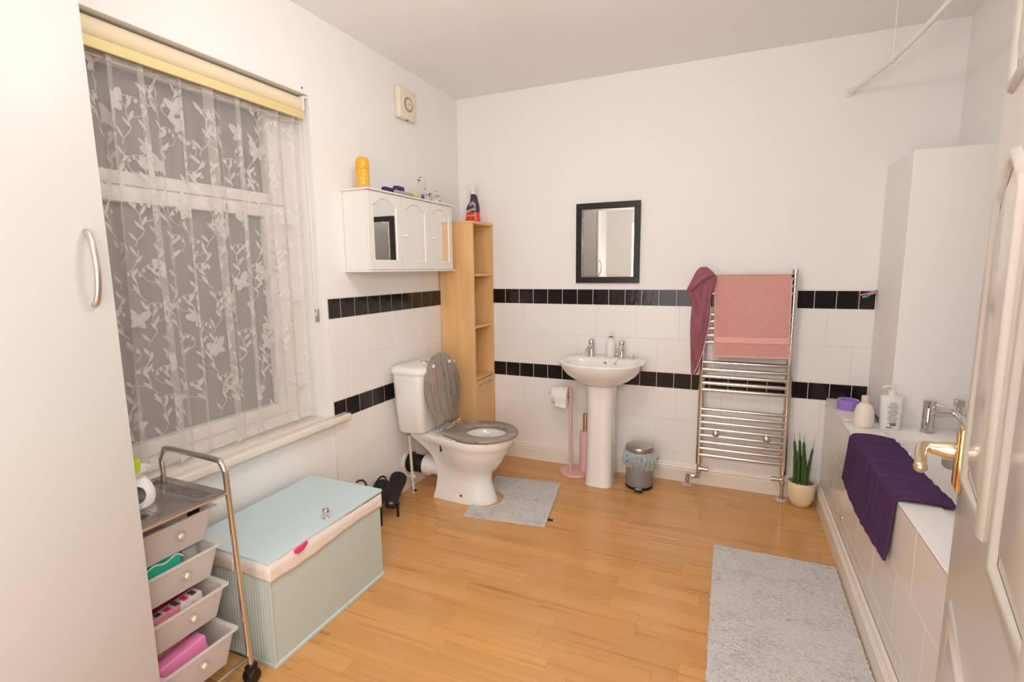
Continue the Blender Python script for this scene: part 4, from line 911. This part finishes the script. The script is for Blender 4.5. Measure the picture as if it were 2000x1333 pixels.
obj('plug_chain', tube([(BXc+0.067, -0.160, BZ-0.026), (BXc+0.080, -0.155, BZ-0.005), (BXc+0.098, -0.14, BZ+0.004), (BXc+0.125, -0.12, BZ+0.003), (BXc+0.150, -0.10, BZ+0.005)], 0.0013, 6, 6), CHROME, bowl)
obj('plug', J(lathe([(0.016, 0), (0.019, 0.004), (0.016, 0.009)], (BXc+0.158, -0.100, BZ+0.0005), 18), tube([(BXc+0.158, -0.1, BZ+0.009), (BXc+0.162, -0.1, BZ+0.02), (BXc+0.170, -0.1, BZ+0.028)], [0.004, 0.003], 8, 3)), CHROME, bowl)
def pillar(x, turn):
    y = -0.088; b = BZ
    t = obj('tap', J(lathe([(0.024, -0.002), (0.024, 0.004), (0.019, 0.010), (0.0175, 0.040), (0.0165, 0.072), (0.0175, 0.074), (0.0175, 0.100), (0.015, 0.104), (0.004, 0.105)], (x, y, b), 24),
        tube([(x, y, b+0.055), (x+turn*0.004, y-0.030, b+0.060), (x+turn*0.009, y-0.062, b+0.050), (x+turn*0.011, y-0.076, b+0.032)], [0.014, 0.011, 0.010, 0.011], 12, 5)), CHROME, bs)
    obj('lever', rot(bev(box(x-0.006, x+0.006, y-0.012, y+0.012, b+0.104, b+0.109), 0.0015, 1), 0.0, 'Z', (x, y, b)) if turn < 0 else tube([(x, y, b+0.098), (x-0.028, y-0.014, b+0.095)], [0.005, 0.004], 8), CHROME, t)
pillar(0.957, -1); pillar(1.143, -1)
bottle('soap_dispenser', 'white soap dispenser standing between the basin taps', 'soap dispenser', (1.072, -0.070, BZ+0.0005), [(0.026, 0), (0.029, 0.004), (0.030, 0.06), (0.027, 0.085), (0.014, 0.100), (0.011, 0.108)], WHITEP, [(0.0125, 0.106), (0.0125, 0.118), (0.005, 0.119), (0.005, 0.140), (0.011, 0.142), (0.011, 0.152)], WHITEG, [(0.0117, 0.1195), (0.0127, 0.1200), (0.0127, 0.1235), (0.0117, 0.124)], simple('navy_ring', (0.04, 0.03, 0.20), 0.4))

# ------------------------------------------------------------------ pink toilet butler and its roll
tb = thing('toilet_butler', 'pink metal toilet roll stand with brush holder beside the basin pedestal', 'toilet stand', (0.87, -0.135, 0))
pc = (0.872, -0.140)
obj('base', lathe([(0.096, 0.0005), (0.098, 0.004), (0.098, 0.012), (0.094, 0.017), (0.080, 0.018)], (pc[0], pc[1], 0), 48), PINKM, tb)
obj('pole', J(tube([(pc[0]-0.018, pc[1]-0.035, 0.016), (pc[0]-0.020, pc[1]-0.035, 0.548)], 0.0095, 14), sphere((pc[0]-0.020, pc[1]-0.035, 0.550), 0.0105, 12, 8)), PINKM, tb)
obj('arm', tube([(pc[0]-0.020, pc[1]-0.035, 0.515), (pc[0]-0.16, pc[1]-0.035, 0.517)], 0.006, 10), PINKM, tb)
obj('brush_holder', lathe([(0.036, 0.017), (0.036, 0.262), (0.034, 0.270), (0.028, 0.273)], (0.930, -0.108, 0), 32), PINKM, tb)
obj('brush_handle', lathe([(0.0175, 0.270), (0.0175, 0.380), (0.0165, 0.385), (0.010, 0.386), (0.009, 0.378)], (0.930, -0.108, 0), 24), COPPERP, tb)
rl = thing('toilet_roll', 'white toilet roll hanging on the arm of the pink stand', 'toilet roll', (0.79, -0.175, 0.43))
ac = (0, pc[1]-0.035, 0.510)
obj('roll', lathe([(0.020, pc[0]-0.132), (0.054, pc[0]-0.132), (0.0555, pc[0]-0.130), (0.0555, pc[0]-0.034), (0.054, pc[0]-0.032), (0.020, pc[0]-0.032), (0.020, pc[0]-0.132)], ac, 40, 'X', False), PAPER, rl)
obj('core', lathe([(0.0198, pc[0]-0.1325), (0.0198, pc[0]-0.0315)], ac, 24, 'X', False), simple('card_core', (0.45, 0.36, 0.28), 0.9), rl)
obj('loose_sheet', grid(lambda i, j: (pc[0]-0.120+0.085*i+0.020*(1-j)*(1-i), ac[1]-0.0556+0.010*sin(j*3)*(1-j)+0.003*sin(i*9)*(1-j), ac[2]-0.072+0.072*j+0.012*(1-i)*(1-j)), 10, 10), PAPER, rl, True, solid=0.0012)

# ------------------------------------------------------------------ pedal bin
pb = thing('pedal_bin', 'small grey pedal bin with steel lid and patterned liner by the radiator', 'bin', (1.281, -0.185, 0))
bc2 = (1.281, -0.185, 0)
obj('body', lathe([(0.074, 0.012), (0.077, 0.02), (0.078, 0.225), (0.076, 0.228)], bc2, 48), BINB, pb)
obj('base_ring', lathe([(0.078, 0.0005), (0.080, 0.004), (0.079, 0.016), (0.074, 0.018)], bc2, 48), BLACK, pb)
obj('lid', lathe([(0.0795, 0.226), (0.081, 0.228), (0.081, 0.248), (0.078, 0.254), (0.060, 0.259), (0.004, 0.263)], bc2, 48), STEEL, pb)
ba = math.atan2(-0.95, 0.12)
obj('pedal', xf(J(rb(0.066, 0.112, -0.022, 0.022, 0.004, 0.016, 0.004, 2), rb(0.085, 0.110, -0.018, 0.018, 0.016, 0.021, 0.002, 1)), Matrix.Translation(bc2) @ Matrix.Rotation(ba, 4, 'Z')), BLACK, pb)
obj('pedal_plate', xf(rb(0.080, 0.1095, -0.019, 0.019, 0.0205, 0.024, 0.001, 1), Matrix.Translation(bc2) @ Matrix.Rotation(ba, 4, 'Z')), CHROMES, pb)
rb_ = random.Random(11)
def bagpt(i, j):
    a = 2*pi*i; rr_ = 0.081+0.026*sin(pi*min(1, j*1.1))*(0.7+0.3*sin(5*a+1)) + 0.004*sin(23*a+5*j)+0.003*sin(41*a)
    z = 0.226-0.095*j+0.010*sin(3*a+0.5)*j+0.005*sin(17*a)*j
    return (bc2[0]+rr_*cos(a), bc2[1]+rr_*sin(a), z)
bag = obj('liner', grid(bagpt, 120, 10), BAG, pb)
pr = []
for q in range(34):
    i0, j0 = rb_.random(), rb_.uniform(0.15, 0.85); s = rb_.uniform(0.010, 0.02)
    def pt(di, dj):
        p = Vector(bagpt((i0+di) % 1.0, min(max(j0+dj, 0), 1))); d = (p-Vector((bc2[0], bc2[1], p.z))).normalized(); return tuple(p+d*0.0012)
    pr.append(([pt(0, 0)]+[pt(s*0.9*cos(2*pi*k/8), s*5*sin(2*pi*k/8)) for k in range(8)], [(0, 1+k, 1+(k+1) % 8) for k in range(8)]))
obj('printed_dots', J(*pr), BAGB, bag, False)

# ------------------------------------------------------------------ towel radiator
tr2 = thing('towel_radiator', 'chrome ladder towel radiator on the back wall', 'radiator', (1.82, -0.08, 0))
RY = -0.078; RX0, RX1 = 1.603, 2.040; RZ0, RZ1 = 0.150, 1.272
def dpost(x):
    pts = []
    for i in range(13):
        a = -pi/2+pi*i/12; pts.append((x+0.019*sin(a), RY+0.010-0.0145*cos(a)*1.4))
    return prism(pts+[(x+0.019, RY+0.014), (x-0.019, RY+0.014)], RZ0, RZ1, 'Z')
obj('post', dpost(RX0), CHROME, tr2, 40); obj('post', dpost(RX1), CHROME, tr2, 40)
for z in (1.222, 1.183, 1.144, 1.027, 0.988, 0.949, 0.910, 0.871, 0.755, 0.713, 0.673, 0.634, 0.595, 0.480, 0.441, 0.402, 0.363, 0.324, 0.284, 0.245, 0.205):
    obj('rung', tube([(RX0, RY, z), (RX1, RY, z)], 0.0105, 12), CHROME, tr2)
for x, z in ((1.690, 0.343), (1.950, 0.343)):
    obj('bracket', J(lathe([(0.009, -TT), (0.009, RY+0.002)], (x, 0, z), 14, 'Y'), lathe([(0.016, RY-0.012), (0.019, RY-0.016), (0.019, RY-0.022), (0.010, RY-0.030), (0.003, RY-0.031)], (x, 0, z), 20, 'Y')), CHROME, tr2)
for x in (RX0, RX1):
    obj('valve', J(lathe([(0.011, 0.085), (0.013, 0.09), (0.013, 0.105), (0.010, 0.108), (0.010, 0.152)], (x, RY, 0), 16), lathe([(0.0125, 0.0), (0.0125, 0.020), (0.010, 0.022), (0.010, 0.036), (0.0125, 0.038), (0.0125, 0.05), (0.009, 0.054)], (x if x < 1.8 else x-0.054, RY, 0.118), 16, 'X')), CHROMES, tr2)
obj('pipe', J(tube([(RX0, RY, 0.09), (RX0, RY, 0.072), (RX0-0.006, RY+0.004, 0.064), (RX0-0.05, RY+0.022, 0.062), (RX0-0.060, RY+0.026, 0.056), (RX0-0.062, RY+0.027, 0.0)], 0.0085, 12, 4), cyl((RX0-0.062, RY+0.027, 0.022), 0.012, 0.016, 12), lathe([(0.0125, -0.020), (0.0125, 0.0)], (RX0-0.020, RY+0.010, 0.0635), 12, 'X')), CHROMES, tr2)
obj('pipe', tube([(RX1, RY, 0.09), (RX1, RY+0.002, 0.0)], 0.0085, 12), CHROMES, tr2)
for x, y in ((RX0-0.062, RY+0.027), (RX1, RY+0.002)): obj('pipe_rose', lathe([(0.031, 0.0005), (0.030, 0.003), (0.013, 0.006)], (x, y, 0), 28), simple('rose_clear', (0.66, 0.55, 0.46), 0.3) if 'rose_clear' not in MATS else MATS['rose_clear'], tr2)

# pink towel folded over the top rungs
pt_ = thing('pink_towel', 'salmon pink towel hanging over the towel radiator', 'towel', (1.84, -0.1, 0.80))
def ptow(i, j, off=0.0):
    """i across, j from the front hem over the top rung down the back"""
    x = 1.6485+(2.020-1.6485)*i
    Lf, Lt, Lb = 0.445, 0.05, 0.36; s = j*(Lf+Lt+Lb)
    top = 1.2375
    if s < Lf:
        z = 0.793+s; y = RY-0.0235-0.012*(1-s/Lf)
        x += 0.013*(1-s/Lf)*(1-0.2*i) - 0.004*sin(s*7)*(i-0.5)
        z += 0.010*i*(1-s/Lf)
        y += 0.003*sin(i*7+s*9)*(1-0.3*s/Lf)
    elif s < Lf+Lt:
        a = pi*(s-Lf)/Lt; y = RY-0.018*cos(a)-0.001-0.0045*(1+cos(a))/2; z = top+0.006*sin(a)+0.0*i
    else:
        t = s-Lf-Lt; z = top-t; y = RY+0.018+0.002*sin(i*9)
    return (x, y-off, z)
obj('terry', grid(lambda i, j: ptow(i, j), 50, 90), TPINK, pt_, True, solid=0.007)
obj('border_band', grid(lambda i, j: ptow(0.004+0.992*i, 0.090+0.040*j, 0.0042), 50, 6), TPINK2, pt_, True, solid=0.002)
obj('hem', J(tube([ptow(i/30, 0.003, 0.001) for i in range(31)], 0.0052, 8), tube([ptow(0.0, 0.5*i/30) for i in range(31)], 0.0048, 8), tube([ptow(1.0, 0.5*i/30) for i in range(31)], 0.0048, 8)), TPINK2, pt_)

# plum cloth hooked on the left post
pl = thing('plum_cloth', 'plum coloured hooded robe hooked on the left post of the radiator', 'robe', (1.58, -0.11, 0.685))
PS = [(0.684, 1.546, 1.568, 0.010), (0.70, 1.544, 1.582, 0.014), (0.76, 1.541, 1.594, 0.020), (0.84, 1.536, 1.608, 0.024), (0.92, 1.532, 1.620, 0.027), (0.99, 1.531, 1.630, 0.029), (1.05, 1.535, 1.634, 0.030), (1.09, 1.535, 1.635, 0.031), (1.12, 1.520, 1.636, 0.034), (1.150, 1.507, 1.642, 0.036), (1.170, 1.508, 1.648, 0.037), (1.20, 1.522, 1.655, 0.037), (1.235, 1.537, 1.658, 0.034), (1.262, 1.549, 1.640, 0.030), (1.280, 1.562, 1.618, 0.022), (1.290, 1.575, 1.602, 0.010)]
PS = [(z, x0, x1, d) for z, x0, x1, d in PS]
ringsP = []
for k in range(61):
    zz = PS[0][0]+(PS[-1][0]-PS[0][0])*k/60
    for q in range(len(PS)-1):
        if PS[q][0] <= zz <= PS[q+1][0]: break
    t = (zz-PS[q][0])/(PS[q+1][0]-PS[q][0]); x0, x1, d = [PS[q][m]+(PS[q+1][m]-PS[q][m])*t for m in (1, 2, 3)]
    P = []; cx_ = (x0+x1)/2; hw = (x1-x0)/2; yc_ = RY-0.020-d
    for i in range(48):
        a = 2*pi*i/48; rip = 1+(0.20*sin(5*a+zz*9)+0.16*sin(9*a-zz*14+2)+0.08*sin(13*a+zz*30))*min(1, (1.30-zz)*6)*(1 if sin(a) < 0.2 else 0.3)
        P.append((cx_+hw*cos(a)*(0.95+0.05*rip), yc_+d*0.92*sin(a)*rip, zz))
    ringsP.append(P)
obj('cloth', loft(ringsP), TPLUM, pl, True)
obj('collar_fold', tube([(1.520, RY-0.052, 1.150), (1.545, RY-0.093, 1.185), (1.585, RY-0.100, 1.230), (1.625, RY-0.085, 1.245), (1.652, RY-0.05, 1.235)], [0.012, 0.016, 0.017, 0.014, 0.008], 12, 6), TPLUM, pl)
obj('piping', tube([(1.560, RY-0.045, 0.692), (1.580, RY-0.058, 0.74), (1.597, RY-0.064, 0.80), (1.613, RY-0.066, 0.87), (1.627, RY-0.066, 0.95), (1.634, RY-0.06, 1.03), (1.633, RY-0.055, 1.09)], 0.0022, 8, 6), TPIPE, pl)

# ------------------------------------------------------------------ potted plant
pp = thing('potted_plant', 'spiky cylindrical snake plant in a cream pot by the bath', 'plant', (2.130, -0.098, 0))
qc = (2.130, -0.098, 0)
obj('pot', lathe([(0.040, 0.0005), (0.046, 0.004), (0.058, 0.03), (0.066, 0.065), (0.068, 0.10), (0.0655, 0.132), (0.0635, 0.1345), (0.061, 0.132), (0.062, 0.115)], qc, 40), POT, pp)
obj('soil', lathe([(0.0615, 0.112), (0.0615, 0.119), (0.03, 0.123), (0.003, 0.124)], qc, 30), SOIL, pp)
rp = random.Random(9); pebs = []
for i in range(70):
    a = rp.uniform(0, 2*pi); r_ = 0.056*sqrt(rp.random()); s = rp.uniform(0.003, 0.006)
    pebs.append(sphere((qc[0]+r_*cos(a), qc[1]+r_*sin(a), 0.123), s, 6, 4, (1, 1, 0.7)))
tag(obj('gravel', J(*pebs), PEBBLE, pp, False), kind='stuff')
for (dx, dy, tx, ty, h, r_) in ((-0.034, 0.0, -0.050, 0.0, 0.395, 0.0085), (-0.018, -0.010, -0.026, -0.02, 0.345, 0.0085), (-0.010, 0.012, -0.022, 0.02, 0.395, 0.009), (0.002, -0.014, -0.004, -0.016, 0.398, 0.0095), (0.016, 0.010, 0.000, 0.018, 0.35, 0.009), (0.026, -0.004, 0.046, -0.006, 0.360, 0.008), (0.012, -0.022, 0.012, -0.030, 0.26, 0.008), (-0.028, 0.020, -0.034, 0.028, 0.32, 0.008)):
    obj('leaf', tube([(qc[0]+dx, qc[1]+dy, 0.118), (qc[0]+dx*0.9+tx*0.1, qc[1]+dy, 0.118+(h-0.118)*0.35), (qc[0]+dx*0.4+tx*0.6, qc[1]+dy*0.4+ty*0.6, 0.118+(h-0.118)*0.75), (qc[0]+tx, qc[1]+ty, h)], [r_, r_*1.05, r_*0.75, 0.0012], 10, 5), LEAF, pp)
pin = None
tag(obj('dry_tip', tube([(2.175, -0.104, 0.356), (2.179, -0.105, 0.385), (2.184, -0.106, 0.402)], [0.0014, 0.0006], 6, 3), simple('dry_leaf', (0.55, 0.45, 0.30), 0.7), pp))

# ------------------------------------------------------------------ bath tub, mixer and things on the ledge
tub = thing('bathtub', 'white bath tub set behind the tiled panel', 'bathtub', (2.66, -1.27, 0))
bx0, bx1, by0, by1 = 2.3345, XR-0.001, -2.13, -0.421
def tring(dx0, dx1, dy0, dy1, z, r): return ring(bx0+dx0, bx1-dx1, by0+dy0, by1-dy1, z, r, 8)
obj('shell', loft([tring(0.03, 0.03, 0.03, 0.03, 0.16, 0.06), tring(0.004, 0.0, 0.0, 0.0, 0.545, 0.012), tring(0, 0, 0, 0, 0.572, 0.012), tring(0.003, 0.003, 0.003, 0.003, 0.580, 0.012), tring(0.055, 0.05, 0.06, 0.165, 0.580, 0.09), tring(0.068, 0.062, 0.075, 0.180, 0.565, 0.10), tring(0.095, 0.09, 0.20, 0.22, 0.32, 0.12), tring(0.125, 0.12, 0.30, 0.25, 0.20, 0.12), tring(0.17, 0.165, 0.36, 0.30, 0.182, 0.10)]), CERAM, tub, 50)
obj('overflow', J(lathe([(0.033, 0.0), (0.033, -0.006), (0.028, -0.010), (0.010, -0.011)], (2.585, -0.611, 0.498), 28, 'Y'), lathe([(0.007, -0.010), (0.006, -0.013)], (2.585, -0.611, 0.498), 12, 'Y')), CHROMES, tub)
mxr = thing('bath_mixer', 'chrome bath mixer tap with lever at the head of the bath', 'tap', (2.62, -0.50, 0.580))
for x in (2.530, 2.710):
    b_ = obj('pillar', J(lathe([(0.028, 0.0003), (0.028, 0.004), (0.025, 0.006)], (x, -0.495, 0.580), 28), lathe([(0.0215, 0.005), (0.0215, 0.128), (0.019, 0.132)], (x, -0.495, 0.580), 28)), CHROME, mxr)
    obj('lever', J(lathe([(0.0225, 0.108), (0.0225, 0.140), (0.020, 0.143)], (x, -0.495, 0.580), 24), tube([(x, -0.495, 0.706), (x+0.042, -0.520, 0.700)], [0.006, 0.0045], 10)), CHROME, b_)
obj('body', tube([(2.53, -0.495, 0.672), (2.71, -0.495, 0.672)], 0.016, 20), CHROME, mxr)
obj('spout', tube([(2.62, -0.495, 0.674), (2.62, -0.54, 0.672), (2.62, -0.60, 0.660), (2.62, -0.625, 0.640)], [0.016, 0.015, 0.015, 0.014], 16, 5), CHROME, mxr)
obj('diverter', J(lathe([(0.010, 0.685), (0.010, 0.702)], (2.628, -0.495, 0), 16), rb(2.612, 2.644, -0.511, -0.479, 0.702, 0.732, 0.004, 2)), CHROMES, mxr)
obj('hose', tube([(2.645, -0.505, 0.660), (2.648, -0.515, 0.62), (2.655, -0.52, 0.585)], 0.008, 12, 5), CHROMES, mxr)

# purple towel over the ledge
pt2 = thing('purple_towel', 'dark purple towel draped over the bath ledge', 'towel', (2.27, -1.03, 0.37))
def btow(i, j, off=0.0):
    """i along the bath from the far end, j from the front hem up and over into the bath"""
    hang = 0.205+0.012*sin(3*i)+0.0*i; lay = 0.108+0.004*sin(i*8); inn = 0.075*max(0.0, min(1.0, (i-0.02)*3))+0.02
    ya, yb_ = -0.702, -1.338
    s = j*(hang+lay+inn); rip = 0.0035*(0.5+0.5*sin(i*46+2*sin(i*9)+j*3))+0.0025*(0.5+0.5*sin(i*83+1))
    y = ya+(yb_-ya)*i
    if s < hang:
        t = 1-s/hang; x = XP-0.0055-rip*0.8-0.014*t*t*(0.4+0.6*sin(pi*i)); z = ZB+0.004-(hang-s); y += 0.060*t*(1-i)+0.02*t*i
    elif s < hang+lay:
        t = (s-hang)/lay; x = XP-0.004+t*(lay+0.006); z = ZB+0.0055+rip*1.3+0.004*sin(pi*t)
        if t < 0.08: z -= 0.003*(1-t/0.08)
    else:
        t = (s-hang-lay)/max(inn, 1e-6); x = XP+lay+0.002+0.030*t; z = ZB+0.0055+rip-0.004*t; 
        if x > bx0+0.058: z -= (x-bx0-0.058)*1.2
    return (x-off*0.6, y, z+off)
obj('terry', grid(lambda i, j: btow(i, j), 150, 60), TPURP, pt2, True, solid=0.006)
obj('hem', tube([btow(i/60, 0.004) for i in range(61)], 0.0045, 8), TPURP, pt2)
for e in (0.0, 1.0): obj('side_hem', tube([btow(e, i/40) for i in range(41)], 0.0042, 8), TPURP, pt2)

sdish = thing('purple_tub', 'round lilac plastic tub on the far end of the bath ledge', 'tub', (2.285, -0.235, ZB))
dc = (2.288, -0.235, ZB)
obj('cup', lathe([(0.045, 0.004), (0.047, 0.006), (0.048, 0.048), (0.045, 0.052), (0.034, 0.050), (0.032, 0.035)], dc, 40), PURPC, sdish)
obj('foot', cyl((dc[0], dc[1], dc[2]+0.0003), 0.043, 0.005, 36), CREAMP, sdish)
tag(obj('wax_strip', rot(J(rb(2.245, 2.305, -0.452, -0.436, ZB+0.0005, ZB+0.008, 0.002), rb(2.235, 2.25, -0.457, -0.431, ZB+0.0005, ZB+0.012, 0.003)), 0.45, 'Z', (2.27, -0.44, ZB)), WHITEP), 'small white plastic scraper lying on the bath ledge', 'scraper')
bottle('body_wash', 'round cream body wash bottle beside the lilac tub on the bath ledge', 'bottle', (2.297, -0.518, ZB+0.0003), [(0.034, 0), (0.037, 0.004), (0.0385, 0.02), (0.037, 0.065), (0.030, 0.092), (0.018, 0.105), (0.014, 0.108)], CREAMB, [(0.015, 0.107), (0.015, 0.135), (0.013, 0.138)], simple('cap_blush', (0.72, 0.55, 0.45), 0.35))
lb = thing('lotion_pump', 'tall white pump lotion bottle with grey print beside the bath mixer', 'bottle', (2.396, -0.500, 0.580))
lc = (2.396, -0.500, 0.5803)
def lov(w_, d, z, n=28): return [(lc[0]+math.copysign(abs(cos(2*pi*i/n))**0.75, cos(2*pi*i/n))*w_, lc[1]+math.copysign(abs(sin(2*pi*i/n))**0.75, sin(2*pi*i/n))*d, lc[2]+z) for i in range(n)]
lbod = obj('body', loft([lov(0.036, 0.024, 0), lov(0.038, 0.026, 0.004), lov(0.038, 0.026, 0.03), lov(0.041, 0.027, 0.10), lov(0.043, 0.028, 0.138), lov(0.040, 0.026, 0.146), lov(0.016, 0.014, 0.150)]), WHITEP, lb, 50)
obj('pump', J(lathe([(0.015, 0.149), (0.015, 0.170), (0.006, 0.171), (0.006, 0.186), (0.012, 0.187), (0.012, 0.194)], lc, 20), tube([(lc[0], lc[1], lc[2]+0.190), (lc[0]-0.03, lc[1]-0.01, lc[2]+0.189), (lc[0]-0.036, lc[1]-0.011, lc[2]+0.182)], 0.0045, 8, 3)), WHITEG, lb)
pm_ = []
for k in range(11):
    z = 0.118-k*0.0085; w1 = 0.014+0.004*((k*7) % 3)
    pm_.append(box(lc[0]-w1+0.004, lc[0]+w1*0.6+0.006, lc[1]-0.0287-0.0004*(z > 0.08), lc[1]-0.026, lc[2]+z, lc[2]+z+0.003))
obj('small_print', J(*pm_), PRINTG, lbod, False)
obj('barcode', J(*[box(lc[0]-0.006+i*0.0024, lc[0]-0.006+i*0.0024+(0.0014 if i % 3 else 0.0008), lc[1]-0.0276, lc[1]-0.025, lc[2]+0.020, lc[2]+0.032) for i in range(9)]+[box(lc[0]-0.018, lc[0]+0.004, lc[1]-0.0274, lc[1]-0.025, lc[2]+0.011, lc[2]+0.0145)]), PRINTK, lbod, False)

# ------------------------------------------------------------------ pegs on the boxing edge, shower rail
pg = thing('hair_grip', 'pink and teal plastic clip caught on the edge of the boxing', 'clip', (2.388, -0.012, 1.145))
obj('arm', rot(rb(2.340, 2.412, -0.022, -0.0085, 1.146, 1.153, 0.002), -0.30, 'Y', (2.38, -0.01, 1.15)), simple('clip_pink', (0.72, 0.25, 0.42), 0.4), pg)
obj('arm', rot(rb(2.345, 2.412, -0.036, -0.0225, 1.139, 1.146, 0.002), -0.42, 'Y', (2.38, -0.02, 1.143)), simple('clip_lilac', (0.62, 0.36, 0.55), 0.4), pg)
obj('pad', rot(rb(2.352, 2.372, -0.038, -0.0205, 1.134, 1.146, 0.003), -0.42, 'Y', (2.38, -0.02, 1.143)), TEALB, pg)
obj('pad', rot(rb(2.3965, 2.4115, -0.034, -0.0215, 1.151, 1.162, 0.003), -0.38, 'Y', (2.40, -0.02, 1.156)), TEALB, pg)
sr = thing('shower_rail', 'white shower curtain rail fixed to the back wall above the bath', 'rail', (2.28, -0.6, 2.13))
obj('rail', tube([(2.225, -0.001, 2.137), (2.310, -0.417, 2.137), (2.352, -0.98, 2.137), (2.374, -1.95, 2.137)], 0.0105, 14, 6), WHITEG, sr)
obj('wall_flange', lathe([(0.020, 0), (0.020, -0.006), (0.013, -0.012)], (2.225, -0.0003, 2.137), 22, 'Y'), WHITEG, sr)
obj('support_ring', tube([(2.308, -0.40, 2.137), (2.311, -0.425, 2.137)], 0.0145, 14), WHITEG, sr)
obj('ceiling_hanger', tube([(2.3095, -0.412, 2.147), (2.3095, -0.412, HC)], 0.0022, 8), WHITEG, sr)
obj('ceiling_plate', lathe([(0.013, -0.006), (0.015, 0.0)], (2.3095, -0.412, HC-0.0003), 18), WHITEG, sr)
